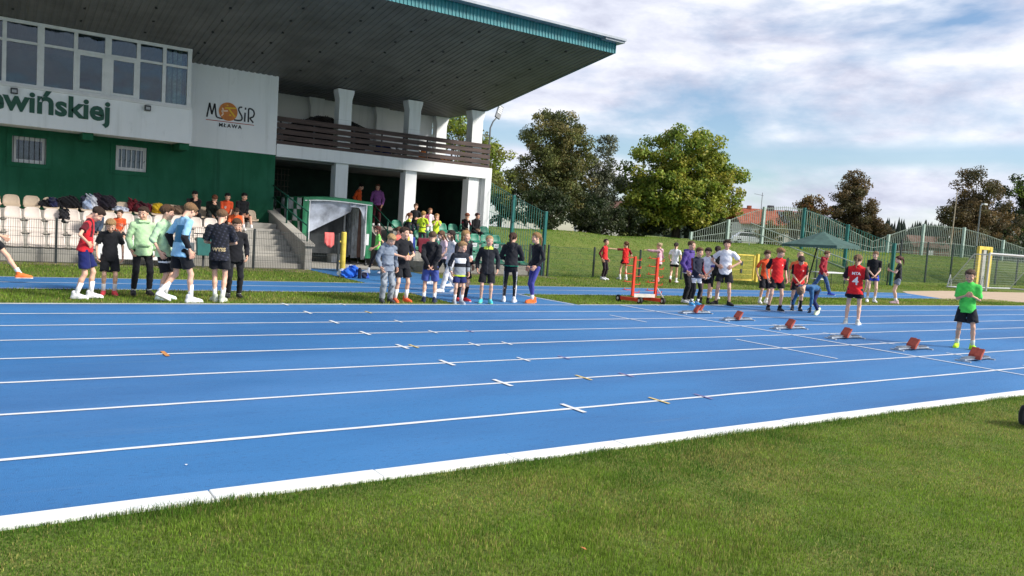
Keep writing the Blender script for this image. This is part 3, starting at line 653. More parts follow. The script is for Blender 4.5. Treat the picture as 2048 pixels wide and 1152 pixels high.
bp_ = thing('wire_fence_post', 'dark fence post beside the open yellow gate', 'post', (11.60, 23.56, 0)); MB().box(-.035, .035, -.03, .03, 0, 1.2).build('post', m_dpost, bp_)
gate('closed yellow mesh gate in the bank fence with black lock plates', (27.15, 23.66), (29.0, 23.66), 1.12, plate=True)
o = MB().box(-.06, .06, -.06, .06, 0, 1.28).build('gate_post', m_gy); o.location = (29.22, 23.66, 0); tag(o, 'square yellow post at the right of the closed bank gate', 'post')
t = thing('yellow_gate', 'tall narrow yellow gate frame behind the goal net', 'gate', (50.05, 24.2, 0))
for x in (0, 1.35): MB().box(x-.13, x+.13, -.08, .08, 0, 2.45).build('upright', m_gy, t)
MB().box(-.12, 1.47, -.06, .06, 2.30, 2.50).build('crossbar', m_gy, t); MB().box(.45, .8, -.05, .05, .05, 2.28).build('grey_panel', mat('grey_panel', (.4, .4, .36), .7, .15, 3), t)

# ------------------------------------------------------------------ players tunnel
m_tg = mat('green_tarpaulin', (.018, .200, .085), .5, .15, 2.5, .3, 9, spec=.45); m_tw = mat('white_tarpaulin', (.78, .80, .82), .5, .15, 3, .3, 9)
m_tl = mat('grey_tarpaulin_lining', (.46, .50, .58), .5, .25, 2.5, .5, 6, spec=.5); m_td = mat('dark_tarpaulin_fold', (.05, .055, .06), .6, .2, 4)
tn = thing('players_tunnel', 'folding players tunnel with green and white checkered tarpaulin', 'tunnel', (0, 0, 0))
fy, by, xl, xr, zt = 26.45, 29.9, 9.12, 11.62, 2.27
# checkered left side, one flap per square
nq, nr = 7, 5
def wob(y, z): return .035*math.sin(y*9+z*2)+.02*math.sin(y*23+z*5)
for i in range(nq):
    for j in range(nr):
        y0 = fy+.22+(by-fy-.22)*i/nq; y1 = fy+.22+(by-fy-.22)*(i+1)/nq; z0 = .25+(zt-.25)*j/nr; z1 = .25+(zt-.25)*(j+1)/nr; vs = []; fs = []; k = 4
        for a in range(k+1):
            for b_ in range(k+1):
                yy = y0+(y1-y0)*a/k; zz = z0+(z1-z0)*b_/k; vs.append((xl+wob(yy, zz), yy, zz))
        fs = [(a*(k+1)+b_, a*(k+1)+b_+1, (a+1)*(k+1)+b_+1, (a+1)*(k+1)+b_) for a in range(k) for b_ in range(k)]
        MB().add(vs, fs).build('tarpaulin_square', m_tg if (i+j) % 2 else m_tw, tn, smooth=True, fix=False)
def surf(name, fn, nu, nv, m, sm=True):
    vs = [fn(i/nu, j/nv) for j in range(nv+1) for i in range(nu+1)]; n = nu+1
    return MB().add(vs, [(j*n+i, j*n+i+1, (j+1)*n+i+1, (j+1)*n+i) for j in range(nv) for i in range(nu)]).build(name, m, tn, smooth=sm, fix=False)
surf('tunnel_roof', lambda u, v: (xl-.03+(xr-xl+.06)*u, fy+(by-fy)*v, zt+.16*math.sin(PI*u)*(.55+.15*math.sin(v*19))*(1-u*.6)+.02*math.sin(v*40)), 20, 30, m_tg)
surf('front_valance', lambda u, v: (xl+(xr-xl)*u, fy-.012+.01*math.sin(u*30), zt+.13*math.sin(PI*u)*.6*(1-u*.6)-.10*v+.004), 24, 3, m_tg)
surf('edge_tape', lambda u, v: (xl+.03+(xr-xl-.06)*u, fy-.022+.01*math.sin(u*30), zt+.13*math.sin(PI*u)*.6*(1-u*.6)-.085-.03*v), 24, 1, m_tw)
for x, nm in ((xl, 'left_flap'), (xr, 'right_flap')):
    s = 1 if x < 10 else -1
    surf('front_flap', lambda u, v, x=x, s=s: (x+s*(.21*u-.02), fy-.005+.2*0+.02*math.sin(u*6+v*7), zt-(zt-.30)*v-.02), 4, 14, m_tg)
    surf('flap_tape', lambda u, v, x=x, s=s: (x+s*(.20+.028*u), fy-.014+.02*math.sin(6+v*7), zt-.1-(zt-.45)*v), 1, 14, m_tw)
boxo('tape_patch', m_tw, tn, xr-.19, xr-.09, fy-.04, fy-.03, .75, 1.15)
# grey lining gathered up across the entrance: a low left swag and a high right one
def swag(u, v):
    x = xl+.22+(1.62)*u; top = zt-.06+.07*math.sin(PI*u*.6); low = 1.10+.80*u**1.05
    return (x, fy+.10+.25*u*v+.03*math.sin(u*9+v*4), top+(low-top)*v)
surf('lining_swag', swag, 16, 8, m_tl)
def swag2(u, v):
    x = xl+1.70+.60*u; top = zt-.04; low = 2.06-.75*max(0, u-.55)**1.2*2.2
    return (x, fy+.07+.04*math.sin(u*11+v*3), top+(low-top)*v)
surf('lining_swag', swag2, 14, 8, m_tl)
# concertina of folded strips inside the right wall
m_fold = mat('pale_tarpaulin_fold', (.50, .54, .58), .55, .2, 4, .3, 8); m_rust = mat('rust_brown_fold', (.16, .09, .07), .6, .2, 4)
surf('tunnel_shade_sheet', lambda u, v: (xl+.15+1.75*u, fy+1.15+.04*math.sin(u*17), .35+(zt-.45)*v), 20, 6, m_td)  # added dark sheet: stands for the shade inside the tunnel, hides the pale column
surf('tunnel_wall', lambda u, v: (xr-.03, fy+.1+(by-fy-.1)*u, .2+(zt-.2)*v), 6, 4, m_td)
for i in range(17):
    y = fy+.22+.19*i; ln = zt-.42+.06*math.sin(i*1.7); tw = .05*math.sin(i*2.3)
    surf('curtain_fold', lambda u, v, y=y, ln=ln, tw=tw: (xr-.06-.17*math.sin(PI*u)*(1-.25*v)+tw*v, y+.085*u+.02*math.sin(v*5+y*9), zt-.16-ln*v), 4, 8, m_rust if i == 2 else m_fold)
for i in range(5): MB().bar((xr-.1, fy+.12+.75*i, .12), (xr-.1, fy+.12+.75*i, zt-.03), .035).bar((xl+.1, fy+.12+.75*i, .12), (xl+.1, fy+.12+.75*i, zt-.03), .035).build('frame_hoop', m_steel, tn)
for i in range(5):
    for x in (xl+.1, xr-.1): MB().tube([(x-.03, fy+.12+.75*i, .06), (x+.03, fy+.12+.75*i, .06)], .06, 10).build('castor', m_steel, tn)
boxo('tunnel_floor', m_conc, gs, 8.54, 12.18, 24.4, 31.6, -.1, .016)

# ------------------------------------------------------------------ small props on and by the track
m_alu = mat('aluminium', (.52, .55, .58), .35, .1, 8, metal=.8); m_pad = mat('brick_red_pad', srgb(168, 78, 62), .8, .15, 8, .3, 60)
def start_block(x, y, label, twin=False):
    t = thing('starting_block', label, 'starting block', (x, y, .012), R(random.uniform(-3, 3)), 'starting blocks behind the start line')
    b = MB().box(0, .92, -.045, .045, .02, .045); b.build('rail', m_alu, t, bevel=.004)
    g = MB()
    for i in range(14): g.box(.06+i*.024, .068+i*.024, -.05, .05, .045, .07)
    for i in range(9): g.box(.62+i*.026, .628+i*.026, -.05, .05, .045, .065)
    g.build('teeth', m_alu, t)['kind'] = 'stuff'
    for xx in (0, .88): MB().box(xx, xx+.05, -.12, .12, .0, .02).build('foot_plate', m_alu, t)
    for k, (xx, s) in enumerate(((.34, -1), (.62 if twin else .47, 1))):
        pm = MB().prism([(0, .03), (.04, .03), (.155, .185), (.13, .205), (.015, .09)], -.055, .055)
        q = pm.build('foot_pad', m_pad, t, bevel=.006); q.location = (xx, s*.07, 0)
        MB().box(xx+.02, xx+.17, s*.07-.02, s*.07+.02, .03, .08).build('pad_support', m_alu, t)
for i, (y, l) in enumerate(((12.62, 'farthest starting block, beside the boy in purple'), (11.40, 'second starting block counted from the grass strip'), (10.10, 'third starting block counted from the grass strip'), (8.85, 'starting block below the girl wearing number four'), (7.55, 'starting block left of the boy in neon green'), (6.44, 'nearest starting block, below the boy in neon green'))):
    start_block(13.16, y, 'aluminium and brick red '+l, i == 0)
# hurdle trolley
m_or = mat('orange_red_paint', srgb(222, 66, 34), .5, .1, 6); m_rub = mat('black_rubber', (.014, .014, .015), .7, .1, 9); m_wsteel = mat('off_white_steel', (.66, .63, .56), .6, .1, 6)
t = thing('hurdle_trolley', 'orange hurdle trolley with two hooked masts and four wheels', 'trolley', (13.68, 14.92, 0), R(-6))
for x in (0.06, .78):
    MB().box(x-.03, x+.03, -.03, .03, .18, 1.18).build('mast', m_or, t); MB().bar((x-.20, .24, .105), (x-.0, -.26, .105), .085, .085).build('foot_beam', m_or, t)
    for i in range(5):
        z = .30+.205*i; MB().bar((x-.26, 0, z+.03), (x-.03, 0, z+.03), .016, .016).bar((x-.26, 0, z+.03), (x-.26, 0, z+.075), .016, .016).bar((x-.26, .1, z+.03), (x-.26, -.1, z+.03), .014).bar((x+.03, 0, z-.03), (x+.20, 0, z-.03), .016, .016).bar((x+.20, 0, z-.03), (x+.20, 0, z+.02), .016, .016).build('hook', m_or, t)
    for yy, xx in ((.28, -.215), (-.30, .015)):
        w_ = MB().tube([(x+xx-.03, yy, .09), (x+xx+.03, yy, .09)], .09, 16).build('wheel', m_rub, t); MB().tube([(x+xx-.034, yy, .09), (x+xx+.034, yy, .09)], .04, 10).build('hub', m_wsteel, w_)
MB().box(.09, .75, -.035, .035, .15, .235).build('cross_member', m_wsteel, t)
MB().bar((.80, 0, .42), (.93, -.22, .10), .025, .025).build('brace', m_wsteel, t)
# litter bin, banners
m_bin = mat('teal_bin', (.02, .13, .12), .6, .15, 4)
t = thing('litter_bin', 'teal litter bin on a post behind the boy in the black jersey', 'bin', (5.22, 23.28, 0))
MB().box(-.03, .03, -.03, .03, 0, .95).build('post', m_steel, t); MB().prism([(-.19, .36), (.19, .36), (.215, .86), (-.215, .86)], -.17, .03).build('bucket', m_bin, t, bevel=.01)
MB().box(-.25, .25, -.21, .10, .95, .975).build('lid', m_steel, t)
for x in (-.2, .2): MB().box(x-.01, x+.01, -.08, -.05, .86, .95).build('stay', m_steel, t)
m_ban = mat('white_banner', (.72, .72, .73), .6, .06, 3)
for x0, x1, l in ((2.55, 3.62, 'white advertising board standing against the fence behind the mint hoodie'), (3.72, 5.0, 'white advertising board leaning on the fence left of the litter bin')):
    t = thing('advertising_board', l, 'board', (x0, 23.42, 0)); wd = x1-x0
    MB().box(0, wd, -.012, .012, .17, .70).build('panel', m_ban, t, bevel=.01)
    for x in (.12, wd-.12): MB().bar((x, -.02, .0), (x, .02, .62), .025).bar((x+.14, .1, 0), (x, .02, .5), .02).build('leg', m_steel, t)
# parasol, table
m_par = mat('grey_green_parasol', (.055, .115, .095), .75, .15, 4)
t = thing('parasol', 'grey green square parasol on a black pole above the folding table', 'parasol', (28.62, 20.58, 0))
n = 8; vs = [(0.55, -.25, 2.42)]
rim = []
for k in range(n):
    a = 2*PI*k/n+PI/8+R(34); rr = 1.62 if k % 2 == 0 else 1.55
    rim.append((.45+rr*math.cos(a), -.2+rr*math.sin(a), 1.86+.05*math.cos(a-R(-34))))
vs += [(.5+.16*math.cos(2*PI*k/n+PI/8+R(34)), -.22+.16*math.sin(2*PI*k/n+PI/8+R(34)), 2.36) for k in range(n)]
mid = [((a[0]+v[0])/2, (a[1]+v[1])/2, (a[2]+v[2])/2-.035) for a, v in zip(rim, vs[1:])]
vs += mid+rim+[(a[0]*1.01, a[1]*1.01, a[2]-.11) for a in rim]
fs = [(0, 1+k, 1+(k+1) % n) for k in range(n)]
for r_ in range(3): fs += [(1+r_*n+k, 1+(r_+1)*n+k, 1+(r_+1)*n+(k+1) % n, 1+r_*n+(k+1) % n) for k in range(n)]
MB().add(vs, fs).build('canopy', m_par, t, fix=False); MB().tube([(.0, 0, 0), (.42, -.2, 2.40)], .028, 10).build('pole', m_rub, t)
for a in rim: MB().bar((.34, -.16, 1.95), (a[0]*.97, a[1]*.97, a[2]-.01), .014).build('rib', m_rub, t)
MB().tube([(0, 0, 0), (0, 0, .08)], .25, 16).build('base', m_rub, t)
t = thing('folding_table', 'white folding table under the parasol beside the burgundy hoodie', 'table', (29.3, 20.55, 0), R(4))
MB().box(0, 1.75, -.36, .36, .69, .73).build('tabletop', m_ban, t, bevel=.01)
for x in (.2, 1.55):
    for s in (-.3, .3): MB().tube([(x, s, .69), (x+.08, s, 0)], .014).build('leg', m_steel, t)
t = thing('folding_stool', 'small white topped stool behind the burgundy hoodie', 'stool', (28.9, 20.3, 0)); MB().box(-.1, .45, -.2, .2, .42, .45).build('seat', m_ban, t, bevel=.01)
for x, y in ((-.05, -.15), (.4, -.15), (-.05, .15), (.4, .15)): MB().tube([(x, y, 0), (.17+(x-.17)*.6, y, .42)], .012).build('leg', m_steel, t)
# goal
m_goal = mat('white_goal_frame', (.52, .53, .53), .45, .08, 4); m_net = mat('grey_net', (.50, .52, .52), .8, .1, 5)
t = thing('football_goal', 'white football goal with grey net on the far verge', 'goal', (45.1, 21.25, 0)); W_, D_, H_ = 7.4, 2.1, 2.05
for x in (0, W_): MB().tube([(x, 0, 0), (x, 0, H_)], .05, 10).build('goalpost', m_goal, t); MB().tube([(x, 0, H_-.05), (x, .8, H_-.08), (x, D_, .06)], .025).build('back_stay', m_goal, t); MB().tube([(x, 0, .05), (x, D_, .05)], .04).build('ground_bar', m_goal, t)
MB().tube([(0, 0, H_), (W_, 0, H_)], .05, 10).build('crossbar', m_goal, t); MB().tube([(0, D_, .05), (W_, D_, .05)], .045).build('ground_bar', m_goal, t)
for x in (0, W_/2): MB().bar((x+.05, D_, .05), (x+.28, D_, .75), .035).bar((x+.5, D_, .05), (x+.28, D_, .75), .035).build('strut', m_goal, t)
g = MB()
for i in range(50): x = W_*i/49; g.bar((x, .02, H_-.03), (x, .8, H_-.1), .005).bar((x, .8, H_-.1), (x, D_, .06), .005)
for j in range(14): y = .8+(D_-.8)*j/13; g.bar((0, y, H_-.1-(H_-.16)*j/13), (W_, y, H_-.1-(H_-.16)*j/13), .005)
g.build('net', m_net, t, fix=False)
# street lamp behind the stand
t = thing('floodlight_pole', 'thin pole with a grey LED floodlight behind the stand', 'street lamp', (22.3, 36.1, 1.4)); m_lamp = mat('grey_lamp_housing', (.14, .15, .16), .5, .1, 5)
MB().tube([(0, 0, 0), (0, 0, 5.5), (.12, -.05, 5.85), (.32, -.15, 6.12)], [.06, .045, .04, .04], 8).build('pole', m_lamp, t, smooth=True)
o = MB().box(-.15, .15, -.05, .05, 0, .75).build('lamp_head', m_lamp, t); o.location = (.30, -.14, 6.05); o.rotation_euler = (R(-12), R(24), 0)
for k in range(4): MB().box(-.12, .12, -.065, -.051, .27+k*.11, .34+k*.11).build('led_panel', mat('led_panel', (.6, .62, .64), .3, 0), o)
MB().bar((-.5, 0, 4.6), (.1, 0, 4.6), .03).build('cross_arm', m_lamp, t)
for nm, x, d, z in (('tall', 1921, 64, 0),):
    pass
t = thing('flagpole', 'tall thin bare pole standing before the brown tree on the right', 'pole', (66.2, 34.3, 1.6)); MB().tube([(0, 0, 0), (.15, 0, 5.6)], [.06, .035], 8).build('mast', mat('pale_wood', (.42, .34, .24), .7, .1, 3), t)
t = thing('street_lamp', 'small street lamp seen above the fence at the right', 'street lamp', (80, 39, 1.5)); MB().tube([(0, 0, 0), (0, 0, 5.4), (.5, 0, 5.6)], .07, 8).build('pole', m_lamp, t); MB().box(.4, 1.0, -.15, .15, 5.5, 5.65).build('lamp_head', m_goal, t)
# ------------------------------------------------------------------ trees and far background
m_bark = mat('tree_bark', (.085, .068, .052), .9, .3, 5, .5, 12, stretch=(1, 1, .3))
def leaf_mat(name):
    m = bpy.data.materials.new(name); m.use_nodes = True; t = m.node_tree; b = t.nodes['Principled BSDF']; b.inputs['Roughness'].default_value = .55; b.inputs['Specular IOR Level'].default_value = .3
    a = N(t, 'ShaderNodeVertexColor', layer_name='col'); t.links.new(a.outputs[0], b.inputs['Base Color'])
    tr = N(t, 'ShaderNodeBsdfTranslucent'); t.links.new(a.outputs[0], tr.inputs[0]); mx = N(t, 'ShaderNodeMixShader'); mx.inputs[0].default_value = .38
    t.links.new(b.outputs[0], mx.inputs[1]); t.links.new(tr.outputs[0], mx.inputs[2]); t.links.new(mx.outputs[0], t.nodes['Material Output'].inputs[0]); return m
m_leaf = leaf_mat('leaf')
def leaves(name, C_, R_, n, size, cols, parent, seed, droop=.3, aspect=.55):
    """leaf faces spread around clump centres C_ (k,3) with radii R_ (k,)"""
    rg = np.random.default_rng(seed); k = len(C_); w_ = R_**2; idx = rg.choice(k, n, p=w_/w_.sum())
    d = rg.normal(size=(n, 3)); d /= np.linalg.norm(d, axis=1)[:, None]; r = rg.random(n)**.45
    P = C_[idx]+d*(r*R_[idx])[:, None]*np.array([1, 1, .72])
    nrm = d*.7+rg.normal(size=(n, 3))*.6+np.array([0, 0, .5]); nrm /= np.linalg.norm(nrm, axis=1)[:, None]
    t1 = np.cross(nrm, rg.normal(size=(n, 3))); t1 /= np.linalg.norm(t1, axis=1)[:, None]; t1[:, 2] -= droop; t1 /= np.linalg.norm(t1, axis=1)[:, None]
    t2 = np.cross(nrm, t1); t2 /= np.maximum(np.linalg.norm(t2, axis=1), 1e-6)[:, None]
    s = size*(.6+.8*rg.random(n))[:, None]
    V = np.stack([P-t1*s*.5, P+t2*s*aspect*.5, P+t1*s*.5-nrm*s*.12, P-t2*s*aspect*.5], 1)
    me = bpy.data.meshes.new(name); me.vertices.add(n*4); me.vertices.foreach_set('co', V.ravel())
    me.loops.add(n*4); me.loops.foreach_set('vertex_index', np.arange(n*4, dtype=np.int32)); me.polygons.add(n)
    me.polygons.foreach_set('loop_start', (np.arange(n)*4).astype(np.int32)); me.polygons.foreach_set('loop_total', np.full(n, 4, np.int32)); me.update(); me.validate()
    cols = np.array(cols); ci = rg.integers(0, len(cols), k)[idx]; mixr = rg.random(n)
    c = np.where((mixr < .7)[:, None], cols[ci], cols[rg.integers(0, len(cols), n)])*(.6+.75*rg.random(n))[:, None]
    ca = me.color_attributes.new('col', 'FLOAT_COLOR', 'POINT'); ca.data.foreach_set('color', np.repeat(np.concatenate([c, np.ones((n, 1))], 1), 4, 0).ravel())
    me.materials.append(m_leaf); o = bpy.data.objects.new(name, me); COL.objects.link(o); o.parent = parent; return o
def tree(name, label, loc, H, lobes, n, size, cols, seed, trunk=.22, clump=(.5, 1.0), nc=90, group=None, droop=.3, shell=.55, aspect=.55, lean=0):
    """lobes: (dx, dy, z, rx, ry, rz) ellipsoids that together make the crown's uneven outline"""
    t = thing(name, label, 'tree', loc, 0, group); rg = np.random.default_rng(seed); C_ = []; R_ = []
    vol = np.array([l[3]*l[4]*l[5] for l in lobes])
    for _ in range(nc):
        l = lobes[rg.choice(len(lobes), p=vol/vol.sum())]
        d = rg.normal(size=3); d /= np.linalg.norm(d); r = shell+(1-shell)*rg.random()
        if rg.random() < .25: r *= rg.random()
        rr = clump[0]+(clump[1]-clump[0])*rg.random()
        C_.append([l[0]+d[0]*r*l[3], l[1]+d[1]*r*l[4], l[2]+d[2]*r*l[5]]); R_.append(rr)
    C_ = np.array(C_); R_ = np.array(R_)
    # limbs: trunk, then a limb towards each of a spread of clumps
    b = MB(); zf = min(l[2]-l[5] for l in lobes); z1 = H*.62
    tp = [(lean*s*s*.3+.05*math.sin(s*5+seed), .05*math.cos(s*4+seed), s*z1) for s in np.linspace(0, 1, 7)]
    b.tube(tp, [trunk*(1.25-.95*s) for s in np.linspace(0, 1, 7)], 9); pick = rg.permutation(nc)[:26]
    for i in pick:
        e = Vector(C_[i]); s = .25+.7*rg.random(); z0 = min(s*z1, max(.4, e.z-.3)); s0 = z0/z1; a = Vector((lean*s0*s0*.3, 0, z0)); m_ = a.lerp(e, .5)+Vector((0, 0, .12*(e-a).length))
        r0 = trunk*.42*(1.1-.6*s0); b.tube([a, m_, e], [r0, r0*.6, .012], 6)
        for _ in range(2):
            j = rg.integers(0, nc); q = Vector(C_[j])
            if (q-m_).length < 2.2: b.tube([m_, m_.lerp(q, .6)+Vector((0, 0, .1)), q], [r0*.4, r0*.25, .008], 5)
    b.build('trunk', m_bark, t, smooth=True, fix=False)
    leaves('crown', C_, R_, n, size, cols, t, seed+1, droop, aspect); return t
Z = lambda x, y: float(terrain(x, y))-.05
G_mid = [(0.238, 0.301, 0.039), (0.308, 0.336, 0.045), (0.182, 0.259, 0.036), (0.35, 0.329, 0.05), (0.14, 0.21, 0.036)]
G_olive = [(0.15, 0.169, 0.048), (0.194, 0.181, 0.06), (0.112, 0.131, 0.043), (0.237, 0.2, 0.069), (0.081, 0.1, 0.037)]
G_grey = [(0.143, 0.163, 0.098), (0.104, 0.124, 0.072), (0.195, 0.202, 0.124), (0.072, 0.085, 0.049)]
G_dark = [(.03, .05, .018), (.042, .062, .022), (.022, .036, .014), (.055, .068, .026)]
G_brown = [(0.165, 0.113, 0.048), (0.107, 0.084, 0.04), (0.202, 0.135, 0.055), (0.072, 0.068, 0.034), (0.13, 0.119, 0.052)]
G_rust = [(.17, .075, .022), (.12, .06, .02), (.20, .10, .03)]
tree('ash_tree', 'tall olive green ash tree rising just right of the stand', (34.6, 46.9, Z(34.6, 46.9)), 9.0, [(0, 0, 6.6, 2.5, 2.4, 2.4), (-.9, 0, 4.2, 2.4, 2.2, 1.9), (1.3, 0, 4.4, 2.3, 2.0, 2.2), (.3, 0, 2.6, 2.9, 2.4, 1.4)], 40000, .18, G_olive, 11, .24, (.4, .85), 230, shell=.62)
tree('ash_tree', 'thin grey green ash tree between the olive tree and the big maple', (38.9, 46.9, Z(38.9, 46.9)), 7.8, [(.2, 0, 6.0, 1.25, 1.2, 1.9), (.5, 0, 3.8, 1.7, 1.5, 1.7), (-.2, 0, 2.2, 1.9, 1.5, 1.2)], 11000, .18, G_grey, 23, .15, (.35, .7), 90)
tree('maple_tree', 'broad bright green maple tree in the middle of the bank', (45.5, 44.9, Z(45.5, 44.9)), 9.2, [(.1, 0, 6.3, 3.3, 3.2, 2.7), (-2.6, .8, 4.4, 2.5, 2.4, 2.6), (2.6, -.6, 4.6, 2.6, 2.4, 2.8), (0, 0, 3.4, 4.4, 3.6, 2.1), (-1.6, 1, 2.2, 3.2, 2.4, 1.3), (1.8, -1, 2.4, 3.4, 2.4, 1.4)], 62000, .22, G_mid, 37, .30, (.5, 1.0), 330, aspect=.7, shell=.68)
tree('birch_tree', 'green tree partly hidden behind the balcony columns', (25.6, 44.6, Z(25.6, 44.6)), 7.0, [(0, 0, 5.0, 2.4, 2.2, 2.2), (1.6, 0, 3.8, 1.8, 1.8, 1.9), (4.2, 2.0, 3.4, 1.6, 1.6, 2.0)], 10000, .2, G_mid[:3]+G_olive[:2], 41, .18, (.4, .8), 100)
tree('linden_tree', 'brown autumn tree with a pointed top right of the house', (87.4, 57.2, Z(87, 57)), 11.0, [(-.2, 0, 8.6, 1.5, 1.5, 1.7), (-.3, 0, 6.4, 2.6, 2.4, 2.1), (0, 0, 4.2, 3.9, 3.2, 2.0), (1.8, -1.4, 2.6, 3.4, 2.6, 1.6), (-1.5, 1, 2.4, 3.2, 2.6, 1.5)], 28000, .25, G_brown, 53, .28, (.5, 1.0), 210)
tree('cherry_tree', 'rust coloured bushy tree left of the pointed brown tree', (82.6, 59.5, Z(82, 59)), 7.0, [(0, 0, 4.6, 2.1, 2.0, 2.2), (-1.4, .6, 3.0, 2.6, 2.2, 2.0), (1.2, 0, 2.6, 2.4, 2, 1.8)], 9000, .28, G_rust[:2]+G_brown[:3]+G_olive[:2], 61, .2, (.5, .9), 90)
tree('linden_tree', 'large brown autumn tree at the right edge behind the goal', (94.6, 46.4, Z(94, 46)), 12.0, [(-1.0, 1, 9.4, 1.6, 1.6, 1.6), (.4, 0, 7.0, 3.2, 3.0, 2.6), (-1.0, .6, 4.6, 4.2, 3.4, 2.2), (2.2, -1, 4.6, 3.6, 3, 2.6), (0, 0, 2.8, 5.0, 4, 1.8)], 36000, .25, G_brown, 71, .3, (.5, 1.1), 260)
tree('alder_tree', 'dark green tree cut by the right edge of the picture', (111.5, 49.0, Z(111, 49)), 12.5, [(0, 0, 8.0, 3.6, 3.4, 3.4), (1, 0, 4.4, 4.4, 4, 2.6)], 11000, .34, G_dark+G_mid[2:3], 83, .3, (.6, 1.2), 110)
def bush(label, loc, rx, rz, n, cols, seed, size=.2):
    t = thing('bush', label, 'bush', (loc[0], loc[1], Z(*loc))); rg = np.random.default_rng(seed); k = 40; d = rg.normal(size=(k, 3)); d /= np.linalg.norm(d, axis=1)[:, None]
    C_ = d*np.array([rx, rx*.8, rz*.8])*(.5+.5*rg.random(k))[:, None]+np.array([0, 0, rz*.75]); C_[:, 2] = np.maximum(C_[:, 2], .2)
    b = MB()
    for i in range(8): b.tube([(0, 0, 0), tuple(C_[i]*.6), tuple(C_[i])], [.05, .03, .008], 5)
    b.build('stem', m_bark, t, fix=False); leaves('foliage', C_, np.full(k, .45*rx/1.6), n, size, cols, t, seed+1)
bush('dark bush under the olive tree beside the teal side fence', (32.2, 44.4), 2.2, 1.9, 4200, G_dark, 101)
bush('dark bush at the foot of the thin grey tree', (36.6, 43.8), 2.0, 1.9, 4200, G_dark, 103)
bush('dark brownish bush between the grey tree and the maple', (40.6, 45.2), 1.7, 1.5, 3200, G_dark+G_olive[:1], 105)
bush('dark bush under the left side of the maple', (43.0, 46.5), 2.3, 1.8, 4200, G_dark, 107)
bush('dark bush under the right side of the maple', (47.6, 43.6), 2.3, 1.7, 4200, G_dark, 109)
bush('round olive bush in front of the white house wall', (74.5, 58.6), 1.9, 1.8, 3200, G_olive, 111, .24)
bush('dark bush left of the house below its red roof', (66.5, 60.2), 2.0, 1.6, 3000, G_dark, 113, .24)
bush('dark bush at the foot of the pointed brown tree', (84.5, 54.4), 2.8, 1.6, 3600, G_dark+G_brown[3:4], 115, .26)
bush('dark bush at the foot of the large brown tree', (97, 43.5), 4.0, 2.2, 4200, G_dark, 117, .3)
# trees filling the ground behind the maple and ash
for i, (x, y, h) in enumerate(((40, 62, 6.5), (48, 60, 6), (53, 57, 5.5), (33, 60, 6.5))):
    tree('garden_tree', ['dark tree seen through the gap beside the maple', 'dark tree behind the maple crown', 'dark low tree at the right foot of the maple', 'dark tree behind the olive ash'][i], (x, y, Z(x, y)), h, [(0, 0, h*.55, 2.6, 2.4, h*.36), (.5, 0, h*.35, 3, 2.6, h*.25)], 5000, .3, G_dark+G_olive[2:3], 130+i, .18, (.6, 1), 60)
# far wood on the skyline: one mass
b = MB(); rg = np.random.default_rng(5); cl = []
for i in range(620):
    u = rg.random(); x = 330+260*u+rg.normal()*6; y = 330-190*u+rg.random()*30; h = 14+8*rg.random(); r = 2.0+1.5*rg.random(); z = 1.5; k = 7
    vs = [(x+r*math.cos(2*PI*q/k)*(.8+.4*rg.random()), y+r*math.sin(2*PI*q/k)*(.8+.4*rg.random()), z+h*f_) for f_ in (.0, .35) for q in range(k)]+[(x+rg.normal()*.2, y, z+h)]
    b.add(vs, [(q, (q+1) % k, k+(q+1) % k, k+q) for q in range(k)]+[(k+q, k+(q+1) % k, 2*k) for q in range(k)])
o = b.build('distant_wood', mat('far_conifers', (.028, .042, .030), .95, .3, .15), fix=False); tag(o, 'distant dark conifer wood on the skyline between the two brown trees', 'wood', kind='stuff')
# house with red tiled roof
m_tile = mat('red_roof_tile', (.33, .085, .042), .8, .25, 1.5, .4, 6); m_hw = mat('cream_house_wall', (.62, .60, .54), .9, .1, 1); m_sol = mat('solar_panel', (.03, .045, .075), .25, .1, 1, spec=.7)
hs = thing('house', 'cream house with red tiled roof and dark solar panels behind the fence', 'house', (87.0, 67.3, 1.5), R(-33))
L_, D_, E_, K_ = 10.2, 7.4, 3.1, 5.1
MB().box(-L_/2, L_/2, 0, D_, 0, E_).build('wall', m_hw, hs)
rf = MB().prism([(-.4, E_-.1), (D_/2, K_), (D_+.4, E_-.1), (D_+.4, E_-.25), (D_/2, K_-.18), (-.4, E_-.25)], -L_/2-.35, L_/2+.35, axis='x').build('roof', m_tile, hs)
MB().box(-.6, .1, D_/2-.4, D_/2+.3, K_-.5, K_+.55).build('chimney', mat('dark_brick', (.09, .09, .10), .9, .2, 4), rf)
MB().box(-3.4, -2.9, D_/2-.3, D_/2+.2, K_-.5, K_+.35).build('chimney', m_tile, rf)
sl_ = math.atan2(K_-E_+.1, D_/2+.4)
for i in range(5):
    for j in range(2):
        q = MB().box(0, .98, 0, 1.7, 0, .05).build('solar_panel', m_sol, rf); q.location = (.55+1.0*i, .1+1.5*j*math.cos(sl_)*1.18, E_+.22+1.5*j*math.sin(sl_)*1.18); q.rotation_euler = (sl_, 0, 0)
for x in (-4.2, -1.2, 2.0, 4.2):
    w_ = MB().box(x-.6, x+.6, -.04, .03, 1.0, 2.3).build('window', m_frame, hs); MB().box(x-.5, x+.5, -.05, -.041, 1.1, 2.2).build('pane', mat('dark_pane', (.03, .035, .04), .1, 0, spec=.8), w_)
MB().tube([(-1.5, D_/2, K_), (-1.5, D_/2, K_+2.2)], .04, 6).bar((-2.6, D_/2, K_+2.0), (-1.3, D_/2, K_+1.8), .04).build('aerial', m_lamp, rf)
hs2 = thing('house', 'small dark roofed house far behind the fence at the right', 'house', (146, 79, 1.3), R(-30)); hs2.scale = (.7, .7, .7)
